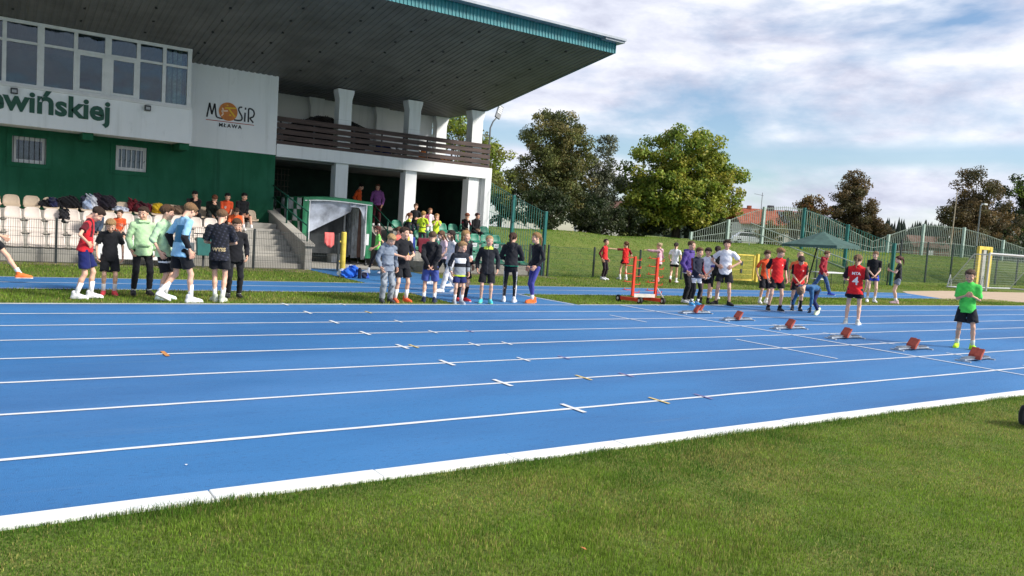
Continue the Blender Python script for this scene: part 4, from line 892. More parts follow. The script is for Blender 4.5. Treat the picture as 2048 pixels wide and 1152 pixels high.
MB().box(-5, 5, 0, 7, 0, 3).build('wall', mat('brick_wall', (.22, .10, .07), .9, .2, 2), hs2); MB().prism([(-.4, 2.9), (3.5, 6), (7.4, 2.9)], -5.3, 5.3, axis='x').build('roof', mat('brown_roof', (.14, .075, .055), .9, .2, 1), hs2)
MB().box(-1, .5, -.05, .02, 1, 2.2).build('window', m_frame, hs2)
hs3 = thing('house', 'blurred white building glimpsed between the grey tree and the maple', 'house', (56, 66, 1.6), R(-35))
MB().box(-3, 3, 0, 5, 0, 2.6).build('wall', m_hw, hs3); MB().prism([(-.3, 2.5), (2.5, 4), (5.3, 2.5)], -3.3, 3.3, axis='x').build('roof', mat('brown_roof', (.14, .075, .055)), hs3); MB().box(-1, .4, -.05, .02, .9, 1.9).build('window', mat('dark_pane', (.03, .035, .04)), hs3)
# parked car behind the fence
m_car = mat('white_car_paint', (.78, .79, .80), .25, .02, 2, spec=.6); m_cgl = mat('car_glass', (.02, .025, .03), .1, 0, spec=.8)
c = thing('parked_car', 'white parked car on the bank behind the pale fence', 'car', (76.5, 63.4, Z(76.5, 63.4)), R(-40))
MB().prism([(-2.1, .3), (2.1, .3), (2.15, .65), (1.9, .85), (1.0, .95), (-2.0, .95), (-2.15, .6)], -.85, .85).build('body', m_car, c, bevel=.06)
MB().prism([(-1.8, .945), (1.0, .945), (.35, 1.42), (-1.2, 1.45)], -.74, .74).build('cabin', m_car, c, bevel=.05)
for s in (-1, 1): MB().prism([(-1.55, .98), (.75, .98), (.28, 1.36), (-1.15, 1.38)], s*.742, s*.755).build('side_window', m_cgl, c)
for x in (-1.3, 1.3):
    for s in (-1, 1): q = MB().tube([(x, s*.72, .32), (x, s*.88, .32)], .32, 16).build('wheel', m_rub, c); MB().tube([(x, s*.87, .32), (x, s*.89, .32)], .18, 12).build('rim', m_alu, q)
for s in (-1, 1): MB().box(2.08, 2.17, s*.6-.15, s*.6+.15, .6, .74).build('headlight', m_glass, c)
# ------------------------------------------------------------------ people: signed-distance bodies meshed with surface nets
class Grid:
    """rectilinear grid; prims are blended in, each only inside its own box"""
    def __init__(s, lo, hi, h):
        s.lo = np.array(lo, float); s.h = h; n = np.ceil((np.array(hi)-s.lo)/h).astype(int)+1; s.n = n
        s.ax = [s.lo[i]+h*np.arange(n[i]) for i in range(3)]; s.D = np.full(n, 1.0, np.float32); s.T = np.zeros(n, np.int8)
    def sub(s, lo, hi):
        a = np.maximum(np.floor((np.array(lo)-s.lo)/s.h).astype(int), 0); b = np.minimum(np.ceil((np.array(hi)-s.lo)/s.h).astype(int)+1, s.n)
        if np.any(b <= a): return None, None
        sl = tuple(slice(p, q) for p, q in zip(a, b))
        X, Y, Z_ = np.meshgrid(*[s.ax[i][sl[i]] for i in range(3)], indexing='ij'); return sl, np.stack([X, Y, Z_], -1).astype(np.float32)
    def put(s, sl, d, k=.02, tag_=0):
        o = s.D[sl]; t = s.T[sl]; t[d < o] = tag_
        h = np.clip(.5+.5*(o-d)/k, 0, 1); s.D[sl] = o*(1-h)+d*h-k*h*(1-h)
    def cap(s, a, b, ra, rb, k=.02, tag_=0, flat=None, cut=False, cut0=False, fr=None):
        """round cone a->b; flat=(axis frame, y scale) squashes it; cut: flat end at b"""
        a = np.array(a, np.float32); b = np.array(b, np.float32); m = max(ra, rb)*1.25+.05
        sl, P = s.sub(np.minimum(a, b)-m, np.maximum(a, b)+m)
        if sl is None: return
        ab = b-a; L2 = max(float(ab@ab), 1e-9); q = P-a; t = np.clip(q@ab/L2, 0, 1); v = q-t[..., None]*ab
        if flat is not None:
            y, sc = flat; y = np.array(y, np.float32); c = v@y; v = v+(c*(1/sc-1))[..., None]*y
        d = np.sqrt((v*v).sum(-1))-(ra+(rb-ra)*t)
        if flat is not None: d = d*.85
        if cut: d = np.maximum(d, (P-b)@(ab/math.sqrt(L2)))
        if cut0: d = np.maximum(d, -((P-a)@(ab/math.sqrt(L2))))
        s.put(sl, d, k, tag_)
    def ell(s, c, r, k=.02, tag_=0, Rm=None, neg=False):
        c = np.array(c, np.float32); r = np.array(r, np.float32); m = r.max()+.06
        sl, P = s.sub(c-m, c+m)
        if sl is None: return
        q = P-c
        if Rm is not None: q = q@np.array(Rm, np.float32)
        e = np.sqrt(((q/r)**2).sum(-1)); d = (e-1)*float(r.min()) if True else e
        if neg:
            o = s.D[sl]; h = np.clip(.5-.5*(o+d)/k, 0, 1); s.D[sl] = o*(1-h)+(-d)*h+k*h*(1-h)
        else: s.put(sl, d, k, tag_)
    def pts(s):
        X, Y, Z_ = np.meshgrid(*s.ax, indexing='ij'); return np.stack([X, Y, Z_], -1)
    def mesh(s):
        D = s.D; n = np.array(D.shape); S_ = D < 0
        m = np.zeros(n-1, np.int8)
        for i in (0, 1):
            for j in (0, 1):
                for k in (0, 1): m += S_[i:n[0]-1+i, j:n[1]-1+j, k:n[2]-1+k]
        cells = np.argwhere((m > 0) & (m < 8))
        if len(cells) == 0: return np.zeros((0, 3)), np.zeros((0, 4), int), np.zeros(0, int)
        acc = np.zeros((len(cells), 3)); cnt = np.zeros(len(cells))
        co = [(i, j, k) for i in (0, 1) for j in (0, 1) for k in (0, 1)]
        val = {c: D[cells[:, 0]+c[0], cells[:, 1]+c[1], cells[:, 2]+c[2]] for c in co}
        for a in co:
            for ax in range(3):
                if a[ax]: continue
                b = list(a); b[ax] = 1; b = tuple(b); va, vb = val[a], val[b]; x = (va < 0) != (vb < 0)
                t = np.where(x, va/np.where(x, va-vb, 1), 0); p = np.array(a, float)[None].repeat(len(cells), 0); p[:, ax] = t
                acc[x] += p[x]; cnt[x] += 1
        V = s.lo+(cells+acc/cnt[:, None])*s.h; tg = s.T[cells[:, 0], cells[:, 1], cells[:, 2]]
        idx = np.full(n-1, -1, np.int64); idx[tuple(cells.T)] = np.arange(len(cells)); F_ = []
        for ax in range(3):
            u, v = (ax+1) % 3, (ax+2) % 3
            sa = [slice(None)]*3; sb = [slice(None)]*3; sa[ax] = slice(0, n[ax]-1); sb[ax] = slice(1, n[ax])
            ch = np.argwhere(S_[tuple(sa)] != S_[tuple(sb)]); ch = ch[(ch[:, u] > 0) & (ch[:, v] > 0) & (ch[:, u] < n[u]-1) & (ch[:, v] < n[v]-1)]
            if not len(ch): continue
            ins = S_[tuple(sa)][tuple(ch.T)]
            def at(du, dv):
                q = ch.copy(); q[:, u] += du; q[:, v] += dv; return idx[tuple(q.T)]
            Q = np.stack([at(-1, -1), at(0, -1), at(0, 0), at(-1, 0)], 1); Q[~ins] = Q[~ins][:, ::-1]; F_.append(Q)
        F_ = np.concatenate(F_); return V, F_, tg
def smooth_v(V, F_, it=1, lam=.5):
    for _ in range(it):
        A = np.zeros_like(V); c = np.zeros(len(V))
        for i in range(4):
            a, b = F_[:, i], F_[:, (i+1) % 4]; np.add.at(A, a, V[b]); np.add.at(c, a, 1); np.add.at(A, b, V[a]); np.add.at(c, b, 1)
        V = V+lam*(A/np.maximum(c, 1)[:, None]-V)
    return V
def to_mesh(name, V, F_, mats, mi=None, col=None):
    me = bpy.data.meshes.new(name); me.vertices.add(len(V)); me.vertices.foreach_set('co', np.asarray(V, np.float32).ravel()); nf = len(F_)
    me.loops.add(nf*4); me.loops.foreach_set('vertex_index', np.asarray(F_, np.int32).ravel()); me.polygons.add(nf)
    me.polygons.foreach_set('loop_start', (np.arange(nf)*4).astype(np.int32)); me.polygons.foreach_set('loop_total', np.full(nf, 4, np.int32))
    me.update(); me.polygons.foreach_set('use_smooth', np.ones(nf, bool))
    for m in mats: me.materials.append(m)
    if mi is not None: me.polygons.foreach_set('material_index', np.asarray(mi, np.int32))
    if col is not None:
        ca = me.color_attributes.new('col', 'FLOAT_COLOR', 'POINT'); ca.data.foreach_set('color', np.concatenate([col, np.ones((len(col), 1))], 1).astype(np.float32).ravel())
    return me
m_skin = bpy.data.materials.new('skin'); m_skin.use_nodes = True; t = m_skin.node_tree; b = t.nodes['Principled BSDF']; b.inputs['Roughness'].default_value = .5; b.inputs['Specular IOR Level'].default_value = .35
a = N(t, 'ShaderNodeVertexColor', layer_name='col'); t.links.new(a.outputs[0], b.inputs['Base Color'])
b.inputs['Subsurface Weight'].default_value = .08; b.inputs['Subsurface Radius'].default_value = (.02, .008, .004)
CM = {}
def cloth(rgb, bump=.5):
    k = tuple(rgb)
    if k not in CM:
        CM[k] = mat('cloth_%02x%02x%02x' % k, srgb(*rgb), .85, .13, 7, bump, 11, spec=.2, sheen=.15)
    return CM[k]
def hairm(rgb):
    k = ('h',)+tuple(rgb)
    if k not in CM: CM[k] = mat('hair_%02x%02x%02x' % tuple(rgb), srgb(*rgb), .55, .32, 16, .9, 50, spec=.35, stretch=(3, 3, .5))
    return CM[k]
# ---- head template, unit head height, y forward
g = Grid((-.5, -.62, -.75), (.5, .62, .62), .026)
g.ell((0, -.07, .15), (.345, .43, .35), .05); g.ell((0, .07, -.14), (.265, .325, .34), .10); g.ell((0, .24, -.37), (.13, .11, .10), .10)
g.cap((0, -.09, -.15), (0, -.14, -.74), .21, .20, .08); g.cap((0, .36, .04), (0, .445, -.10), .030, .052, .04)
for s_ in (-1, 1):
    g.ell((s_*.345, -.04, -.03), (.035, .085, .125), .02); g.ell((s_*.155, .45, .035), (.075, .085, .055), .06, neg=True); g.ell((s_*.15, .335, .03), (.06, .06, .05), .02)
    g.ell((s_*.19, .27, -.12), (.10, .10, .10), .08)
g.cap((-.07, .375, -.225), (.07, .375, -.225), .028, .028, .02)
HV, HF, _ = g.mesh(); HV = smooth_v(HV, HF, 1, .35); HK = np.zeros(len(HV), int)
x_, y_, z_ = HV.T
HK[(np.hypot(np.abs(x_)-.15, z_-.03) < .052) & (y_ > .3)] = 2; HK[(np.hypot(np.abs(x_)-.148, z_-.03) < .036) & (y_ > .3)] = 1
HK[(np.abs(z_-.15+1.2*np.maximum(np.abs(x_)-.16, 0)) < .024) & (np.abs(np.abs(x_)-.155) < .10) & (y_ > .2)] = 3; HK[(np.abs(z_+.225) < .033) & (np.abs(x_) < .10) & (y_ > .33)] = 4
# ---- hand template: wrist at origin, fingers along +z, palm towards +y, thumb at +x
def hand_tpl(curl):
    g = Grid((-.45, -.4, -.2), (.6, .75, 1.15), .042)
    g.cap((0, 0, -.1), (0, 0, .12), .15, .16, .05, flat=((0, 1, 0), .7)); g.cap((-.06, .0, .2), (-.08, .02, .42), .14, .12, .05, flat=((0, 1, 0), .6)); g.cap((.07, .0, .2), (.10, .02, .42), .14, .11, .05, flat=((0, 1, 0), .6))
    for x0, ln in ((-.20, .36), (-.07, .46), (.065, .50), (.19, .43)):
        p = np.array([x0, .02, .45]); an = .12+curl*.5; r = .062
        for f_ in (.48, .30, .24):
            q = p+ln*f_*1.05*np.array([x0*.12, math.sin(an), math.cos(an)]); g.cap(p, q, r, r*.9, .012); p = q; r *= .88; an += .25+curl*1.05
    g.cap((.15, .02, .12), (.31, .10, .30), .085, .07, .04); g.cap((.31, .10, .30), (.32, .18, .50), .068, .052, .015)
    V, F_, _ = g.mesh(); return smooth_v(V, F_, 1, .3), F_
HANDS = {c: hand_tpl(c) for c in (.35, 1.15)}
# ---- shoe template (metres for a 0.26 m foot, heel at y=-.07)
g = Grid((-.08, -.11, -.02), (.08, .24, .17), .0095)
g.cap((0, -.045, .03), (0, .05, .03), .038, .040, .02, 0, ((0, 0, 1), 1.0)); g.cap((0, .05, .03), (.004, .155, .026), .042, .036, .02)
g.cap((0, -.02, .05), (0, -.03, .105), .040, .040, .03); g.cap((0, .0, .075), (0, .12, .035), .036, .030, .03)
P = g.pts(); g.D = np.maximum(g.D, (.012-P[..., 2])).astype(np.float32)
g.cap((0, -.045, .012), (0, .05, .012), .040, .040, .006, 1, ((0, 0, 1), .32)); g.cap((0, .05, .012), (.004, .16, .014), .043, .038, .006, 1, ((0, 0, 1), .32))
SV, SF, ST = g.mesh(); SV[:, 2] -= .0
SHOE = to_mesh('shoe', SV, SF, [cloth((240, 240, 240)), cloth((235, 235, 235))], (SV[SF][:, :, 2].mean(1) < .024).astype(int))
# ---- hair templates in head units
def hair_tpl(style):
    g = Grid((-.62, -.95, -1.5 if style in ('long', 'pony', 'plait') else -.6), (.62, .66, .72), .034)
    big = {'fringe': .095, 'curly': .12, 'crop': .05}.get(style, .075)
    g.ell((0, -.075, .155), (.345+big, .43+big, .35+big), .03)
    P = g.pts(); x, y, z = P[..., 0], P[..., 1], P[..., 2]
    front = {'short': .27, 'fringe': .17, 'curly': .22, 'crop': .30}.get(style, .26)
    nape = {'crop': -.08, 'short': -.16}.get(style, -.22)
    side = .06 if style in ('short', 'crop', 'curly') else -.02
    t = np.clip((y+.30)/.25, 0, 1); zl = nape+(side-nape)*t; t2 = np.clip((y-.06)/.16, 0, 1); zl = zl+(front-zl)*t2
    zl = zl+.025*np.sin(x*31+y*9)+.018*np.sin(x*57)
    g.D = (g.D+(big-.012)*(1-np.clip((z-zl)/.30, 0, 1)**.7)).astype(np.float32)   # thin out towards the hairline
    g.D = np.maximum(g.D, (zl-z)*.8).astype(np.float32)
    if style in ('fringe', 'curly'): g.ell((.04, .20, .38), (.29, .17, .13), .06); g.ell((-.14, .27, .30), (.15, .09, .10), .05)
    if style == 'short': g.ell((.05, .18, .42), (.24, .16, .09), .08)
    if style == 'long':
        for s_ in (-1, 1): g.cap((s_*.30, -.08, .15), (s_*.33, .02, -.85), .11, .10, .05, flat=((1, 0, 0), .6))
        g.cap((0, -.33, .15), (0, -.38, -1.05), .30, .26, .06, flat=((0, 1, 0), .42))
    if style in ('pony', 'plait'):
        g.cap((0, -.42, .22), (0, -.60, .22), .12, .09, .04); w0 = .10 if style == 'pony' else .065
        g.cap((0, -.60, .22), (0, -.66, -.25), w0, w0*1.05, .03); g.cap((0, -.66, -.25), (.03, -.60, -.85), w0*1.05, w0*.4, .03)
    if style == 'bun': g.ell((0, -.52, .30), (.15, .14, .14), .03)
    P = g.pts(); a = np.arctan2(P[..., 0], P[..., 1]+.08); amp = .030 if style == 'curly' else .014
    g.D = (g.D+amp*np.sin(a*23+P[..., 2]*7)*np.sin(P[..., 2]*19+a*5)+amp*.7*np.sin(P[..., 0]*47+P[..., 1]*29)).astype(np.float32)
    V, F_, _ = g.mesh(); return to_mesh('hair', smooth_v(V, F_, 1, .3), F_, [hairm((60, 45, 35))])
HAIR = {s_: hair_tpl(s_) for s_ in ('short', 'crop', 'fringe', 'curly', 'long', 'pony', 'plait', 'bun')}
def cap_tpl():
    g = Grid((-.6, -.7, -.1), (.6, .9, .75), .034); g.ell((0, -.06, .17), (.41, .50, .41), .02); P = g.pts(); g.D = np.maximum(g.D, (.17-P[..., 2])).astype(np.float32)
    g.cap((0, .30, .19), (0, .62, .16), .28, .24, .03, flat=((0, 0, 1), .10)); V, F_, _ = g.mesh(); return to_mesh('cap', V, F_, [cloth((40, 40, 45))])
CAP = cap_tpl()
def rot(ax, a):
    c, s_ = math.cos(a), math.sin(a)
    return np.array({'x': [[1, 0, 0], [0, c, -s_], [0, s_, c]], 'y': [[c, 0, s_], [0, 1, 0], [-s_, 0, c]], 'z': [[c, -s_, 0], [s_, c, 0], [0, 0, 1]]}[ax])
def ik(a, t, l1, l2, pole):
    a = np.array(a, float); t = np.array(t, float); d = t-a; L_ = np.linalg.norm(d); L2 = min(max(L_, abs(l1-l2)+.01), (l1+l2)*.998); u = d/max(L_, 1e-6); t = a+u*L2
    x = (l1*l1-l2*l2+L2*L2)/(2*L2); h = math.sqrt(max(l1*l1-x*x, 0)); pole = np.array(pole, float); v = pole-u*(pole@u); v /= max(np.linalg.norm(v), 1e-6)
    return a+u*x+v*h, t
HP = {'down': (.150, .015, .515), 'fwd': (.13, .07, .53), 'hips': (.108, .035, .600), 'pocket': (.128, .048, .512), 'front': (.018, .105, .535), 'chest': (.028, .125, .68), 'face': (.02, .115, .83), 'back': (.03, -.095, .53),
      'cross': (-.045, .105, .665), 'lap': (.05, .17, .60), 'belly': (.035, .12, .61), 'swingf': (.13, .12, .55), 'swingb': (.14, -.13, .54), 'phone': (.03, .17, .69), 'out': (.30, .06, .70)}
POLE = {'hips': (1, -.55, 0), 'cross': (1, 0, -.6), 'face': (.5, .2, -1), 'chest': (.5, -.35, -1), 'phone': (.7, -.3, -.8), 'back': (.8, -.8, .2), 'belly': (.9, -.4, -.3), 'pocket': (.4, -1, 0), 'front': (.8, -.6, 0)}
def person(label, pos, H, fa, top, bot, hair, shoes=((235, 235, 235), (225, 225, 225)), skin=(222, 176, 150), la='down', ra='down', lean=0, twist=0, head=(8, 0), feet=((-.065, 0, 0), (.065, 0, 0)),
           toe=(-10, 10), pel=None, socks=(235, 235, 235, .07), z=0., sit=False, fat=.88, group=None, h=.0135, prints=(), cap=None, side=0, absang=None, hand=(.35, .35), gloves=None):
    """top = dict(c=colour, sl=sleeve length 0..2, sc=sleeve colour, hem, loose, hood, stripes); bot = dict(c, ln 0..2, fl=flare)"""
    s = H/1.5; cx, cy = -pos[0], -pos[1]; ang = math.atan2(cy, cx)+R(fa) if absang is None else R(absang)
    Rt = rot('z', R(twist))@rot('x', -R(lean))@rot('y', R(side))
    P0 = np.array([0, 0, .515*H]) if pel is None else np.array(pel)*np.array([H, H, H])
    T = lambda x, y, zz: P0+Rt@(np.array([x*H, y*H, (zz-.515)*H]))
    ty = Rt@np.array([0, 1, 0])
    sh = {-1: T(-.112*(.5+.5*fat), -.005, .792), 1: T(.112*(.5+.5*fat), -.005, .792)}; hip = {-1: P0+np.array([-.054*H, 0, -.01*H]), 1: P0+np.array([.054*H, 0, -.01*H])}
    W_, E_ = {}, {}
    for sd, spec in ((-1, la), (1, ra)):
        if isinstance(spec, str): a = HP[spec]; tgt = T(sd*a[0], a[1], a[2]); pole = Rt@(np.array(POLE.get(spec, (.35, -1, 0)))*np.array([sd, 1, 1]))
        else: tgt = np.array(spec[:3])*H; pole = np.array(spec[3:6]) if len(spec) > 3 else np.array([sd*.4, -1, -.2])
        E_[sd], W_[sd] = ik(sh[sd], tgt, .165*H, .150*H, pole)
    A_, K_ = {}, {}
    for i, sd in ((0, -1), (1, 1)):
        f_ = feet[i]; an = np.array([f_[0]*H, f_[1]*H-.0*H, f_[2]*H+.052*H]); K_[sd], A_[sd] = ik(hip[sd], an, .235*H, .232*H, (sd*.12+math.sin(-R(toe[i]))*0, 1, .0))
    hh = .200*(.62+.38*H/1.5)*1.12
    # --- skin
    lo = np.min([*sh.values(), *W_.values(), *E_.values(), *A_.values(), *K_.values(), P0], 0)-.16; hi = np.max([*sh.values(), *W_.values(), *E_.values(), *A_.values(), *K_.values(), P0, T(0, 0, .86)], 0)+.16
    g = Grid(lo, hi, h*1.05)
    for sd in (-1, 1):
        g.cap(sh[sd], E_[sd], .036*s*fat, .029*s*fat, .02); g.cap(E_[sd], W_[sd], .030*s*fat, .0205*s, .01)
        g.cap(hip[sd], K_[sd], .068*s*fat, .044*s*fat, .02); c = K_[sd]+.30*(A_[sd]-K_[sd])+np.array([0, -.012*s, 0])
        g.cap(K_[sd], c, .043*s*fat, .046*s*fat, .02); g.cap(c, A_[sd], .045*s*fat, .027*s, .02); g.cap(A_[sd], A_[sd]+np.array([0, 0, -.03*s]), .028*s, .03*s, .01)
    for z0, z1, r0, r1 in ((.53, .62, .115, .100), (.62, .74, .100, .118), (.74, .775, .118, .10)): g.cap(T(0, 0, z0), T(0, 0, z1), r0*s*fat, r1*s*fat, .03, flat=(ty, .62))
    g.cap(T(-.085, 0, .79), T(.085, 0, .79), .034*s, .034*s, .03); nk = T(0, .004, .860); g.cap(T(0, 0, .79), nk, .044*s, .038*s, .03)
    V, F_, _ = g.mesh(); V = smooth_v(V, F_, 1, .4); sk = np.array(srgb(*skin)); colv = [sk[None]*(.94+.12*RNG.random((len(V), 1)))]; VV = [V]; FF = [F_]; off = len(V)
    # head
    Rh = Rt@rot('z', -R(head[1]))@rot('x', -R(head[0])); hc = nk+Rt@np.array([0, .010, .0])*s+Rh@np.array([0, .012*s, .44*hh])
    VV.append(HV@Rh.T*hh+hc); FF.append(HF+off); off += len(HV)
    pal = np.array([sk, (.012, .010, .010), (.36, .31, .28), np.array(srgb(*hair[1]))*.55+sk*.2, sk*np.array([.86, .55, .52])])
    hcol = pal[HK]; warm = (np.abs(np.abs(HV[:, 0])-.17) < .09) & (np.abs(HV[:, 2]+.10) < .09) & (HV[:, 1] > .2); hcol = np.where((warm & (HK == 0))[:, None], hcol*np.array([1.02, .88, .86]), hcol); colv.append(hcol)
    # hands
    for i, sd in ((0, -1), (1, 1)):
        d = W_[sd]-E_[sd]; d /= np.linalg.norm(d); hv, hf = HANDS[.35 if hand[i] < .8 else 1.15]; inn = np.array([-sd*1.0, .25, .0]) if isinstance((la, ra)[i], str) else np.array([-sd*.3, .1, -1])
        if (la, ra)[i] in ('chest', 'face', 'phone', 'cross', 'belly', 'hips'): inn = np.array([-sd*.6, -1, .2])
        yv = inn-d*(inn@d); yv /= max(np.linalg.norm(yv), 1e-6); xv = np.cross(yv, d); m_ = hv.copy()
        if sd*(xv@np.array([0, 1, 0])) < 0 and False: m_[:, 0] *= -1
        th = np.array([0, 1, 0]) if abs(d[1]) < .8 else np.array([0, 0, 1])
        if xv@th < 0: m_[:, 0] *= -1; hf = hf[:, ::-1]
        hl = .108*H
        VV.append(W_[sd]+(m_[:, :1]*xv+m_[:, 1:2]*yv+m_[:, 2:]*d)*hl); FF.append(hf+off); off += len(hv)
        colv.append(np.repeat((np.array(srgb(*gloves)) if gloves else sk*np.array([1, .93, .9]))[None], len(hv), 0))
    me = to_mesh('person', np.concatenate(VV), np.concatenate(FF), [m_skin], None, np.concatenate(colv))
    o = bpy.data.objects.new('person', me); COL.objects.link(o); o.location = (pos[0], pos[1], z); o.rotation_euler = (0, 0, ang-PI/2); tag(o, label, 'person', group)
    def child(name, V, F_, mats, mi=None):
        q = bpy.data.objects.new(name, to_mesh(name, V, F_, mats, mi)); COL.objects.link(q); q.parent = o; return q
    def wrinkle(g, amp):
        P = g.pts(); ph = random.random()*9
        g.D = (g.D+amp*(np.sin(P[..., 2]*38+P[..., 0]*22+ph)*np.sin(P[..., 0]*27-P[..., 1]*31+ph*2)+.6*np.sin(P[..., 2]*71+P[..., 1]*40+ph*3)*np.sin(P[..., 0]*53+ph))).astype(np.float32)
    # --- top
    if top:
        lo_ = top.get('loose', .014); hem = top.get('hem', .47); sl_ = top.get('sl', .55); k_ = .022
        g = Grid(lo-.03, hi+.03, h); r = lambda q: q*s*fat+lo_*s
        g.cap(T(0, 0, .765), T(0, 0, .70), r(.118), r(.126), k_, flat=(ty, .62)); g.cap(T(0, 0, .70), T(0, 0, .60), r(.126), r(.122), k_, flat=(ty, .66))
        bt = P0+(Rt@np.array([0, 0, 1]))*(hem-.515)*H*.5+np.array([0, 0, (hem-.515)*H*.5]); g.cap(T(0, 0, .60), bt, r(.122), r(.146)+top.get('fl', .016), k_, flat=(ty, .74), cut=True)
        g.cap(T(-.082, 0, .788), T(.082, 0, .788), .034*s+lo_*s*.7, .034*s+lo_*s*.7, .03); g.cap(T(0, 0, .79), T(0, .002, .835), .062*s, .050*s, .03, cut=True)
        for sd in (-1, 1): g.cap(T(sd*.085, -.005, .795), T(sd*.02, -.005, .832), .030*s, .034*s, .03)
        for sd in (-1, 1):
            sr = .036*s*fat+lo_*s*.9; e = sh[sd]+(E_[sd]-sh[sd])*min(1, sl_); tg_ = 1
            g.cap(sh[sd], e, sr*1.0, sr*(1.14 if sl_ < 1 else .96), .022, tg_, cut=sl_ < 1)
            if sl_ > 1: w2 = E_[sd]+(W_[sd]-E_[sd])*min(1, sl_-1)*1.02; g.cap(E_[sd], w2, sr*.92, max(.028*s, sr*.74), .012, tg_, cut=True)
        if top.get('hood'):
            g.cap(T(-.055, -.045, .835), T(.055, -.045, .835), .044*s, .044*s, .03, 2); g.cap(T(0, -.07, .82), T(0, -.075, .755), .055*s, .035*s, .03, 2, flat=(ty, .6)); g.cap(T(-.05, .045, .83), T(.05, .045, .83), .024*s, .024*s, .02, 2)
            g.cap(T(-.05, .085, .57), T(.05, .085, .57), .03*s, .03*s, .03, 2, flat=(ty, .5))
        wrinkle(g, top.get('wr', .0055)); V, F_, tg_ = g.mesh(); V = smooth_v(V, F_, 1, .25)
        mats = [cloth(top['c'])]; mi = np.zeros(len(F_), int); ft = tg_[F_].max(1); cen = V[F_].mean(1); q = (cen-P0)@Rt   # torso frame
        if top.get('sc'):
            mats.append(cloth(top['sc'])); sw = .085*H; mi[(ft == 1) & (np.abs(q[:, 0]) > top.get('sw', .088)*H)] = 1
        for fn, c in top.get('zones', ()):
            mats.append(cloth(c)); mi[fn(q[:, 0]/H, q[:, 1]/H, q[:, 2]/H+.515, ft)] = len(mats)-1
        shirt = child(top.get('name', 'shirt'), V, F_, mats, mi)
    # --- bottoms
    if bot:
        ln = bot.get('ln', .6); g = Grid(lo-.03, hi+.03, h); lo2 = bot.get('loose', .016); fl = bot.get('fl', .02)*s
        g.cap(T(0, 0, .60), P0+np.array([0, 0, -.015*H]), .100*s*fat+lo2*s*.5, .112*s*fat+lo2*s*.5, .03, flat=(ty, .74))
        for sd in (-1, 1):
            if ln <= 1:
                e = hip[sd]+(K_[sd]-hip[sd])*ln; g.cap(hip[sd], e, .070*s*fat+lo2*s, .060*s*fat+lo2*s+fl, .018, cut=True)
            else:
                g.cap(hip[sd], K_[sd], .069*s*fat+lo2*s, .045*s*fat+lo2*s*1.1, .018); e = K_[sd]+(A_[sd]-K_[sd])*(ln-1)*1.02; c = K_[sd]+.3*(e-K_[sd])+np.array([0, -.01*s, 0])
                g.cap(K_[sd], c, .044*s*fat+lo2*s*1.1, .046*s*fat+lo2*s*1.1, .015); g.cap(c, e, .046*s*fat+lo2*s*1.1, .030*s+lo2*s*1.2, .015, cut=True)
        wrinkle(g, .0045 if lo2 > .008 else .0008); V, F_, tg_ = g.mesh(); V = smooth_v(V, F_, 1, .25); mats = [cloth(bot['c'])]; mi = np.zeros(len(F_), int); cen = V[F_].mean(1)
        for fn, c in bot.get('zones', ()):
            mats.append(cloth(c)); mi[fn(cen[:, 0]/H, cen[:, 1]/H, cen[:, 2]/H)] = len(mats)-1
        child(bot.get('name', 'shorts' if ln <= 1 else 'trousers'), V, F_, mats, mi)
    # --- hair, cap, shoes, socks
    if hair:
        q = bpy.data.objects.new('hair', HAIR[hair[0]]); COL.objects.link(q); q.parent = o; q.matrix_local = Matrix.Translation(Vector(hc)) @ Matrix(Rh.tolist()).to_4x4() @ Matrix.Scale(hh, 4)
        q.material_slots[0].link = 'OBJECT'; q.material_slots[0].material = hairm(hair[1])
    if cap:
        q = bpy.data.objects.new('cap', CAP); COL.objects.link(q); q.parent = o; q.matrix_local = Matrix.Translation(Vector(hc)) @ Matrix(Rh.tolist()).to_4x4() @ Matrix.Scale(hh, 4)
        q.material_slots[0].link = 'OBJECT'; q.material_slots[0].material = cloth(cap)
    for i, sd in ((0, -1), (1, 1)):
        f_ = feet[i]; q = bpy.data.objects.new('shoe', SHOE); COL.objects.link(q); q.parent = o; k = .165*H/.26*(1.02 if H < 1.5 else 1.0)
        d = A_[sd]-K_[sd]; pitch = R(f_[3]) if len(f_) > 3 else 0
        q.matrix_local = Matrix.Translation(Vector((A_[sd][0], A_[sd][1], A_[sd][2]-.052*H+.004))) @ Matrix.Rotation(R(-toe[i]), 4, 'Z') @ Matrix.Rotation(pitch, 4, 'X') @ Matrix.Scale(k, 4)
        for j in (0, 1): q.material_slots[j].link = 'OBJECT'; q.material_slots[j].material = cloth(shoes[j])
        if socks:
            u = (K_[sd]-A_[sd])/np.linalg.norm(K_[sd]-A_[sd]); b0 = A_[sd]-u*.02; b1 = A_[sd]+u*socks[3]*H*1.1
            MB().tube([tuple(b0), tuple((b0+b1)/2), tuple(b1)], [.036*s, .036*s, .041*s], 12).build('sock', cloth(socks[:3]), o, smooth=True, fix=False)
    # --- prints: (text, size, torso x, torso z, back?, colour)
    for txt, sz, px, pz, back, c in prints:
        y = -.118*s*fat-.02*s if back else .118*s*fat+.02*s; pt = T(px, 0, pz)+Rt@np.array([0, y*.72 if not back else y*.74, 0]); q = text_mesh(txt, sz, cloth(c), o, 'shirt_print', (0, 0, 0), (0, 0, 0), 0, .004, 1, 'CENTER')
        bm = bmesh.new(); bm.from_mesh(q.data); bmesh.ops.triangulate(bm, faces=bm.faces); bmesh.ops.subdivide_edges(bm, edges=bm.edges, cuts=3, use_grid_fill=True); bm.to_mesh(q.data); bm.free()
        base = Matrix(((1, 0, 0), (0, 0, -1), (0, 1, 0))).to_4x4() if back else Matrix(((-1, 0, 0), (0, 0, 1), (0, 1, 0))).to_4x4()
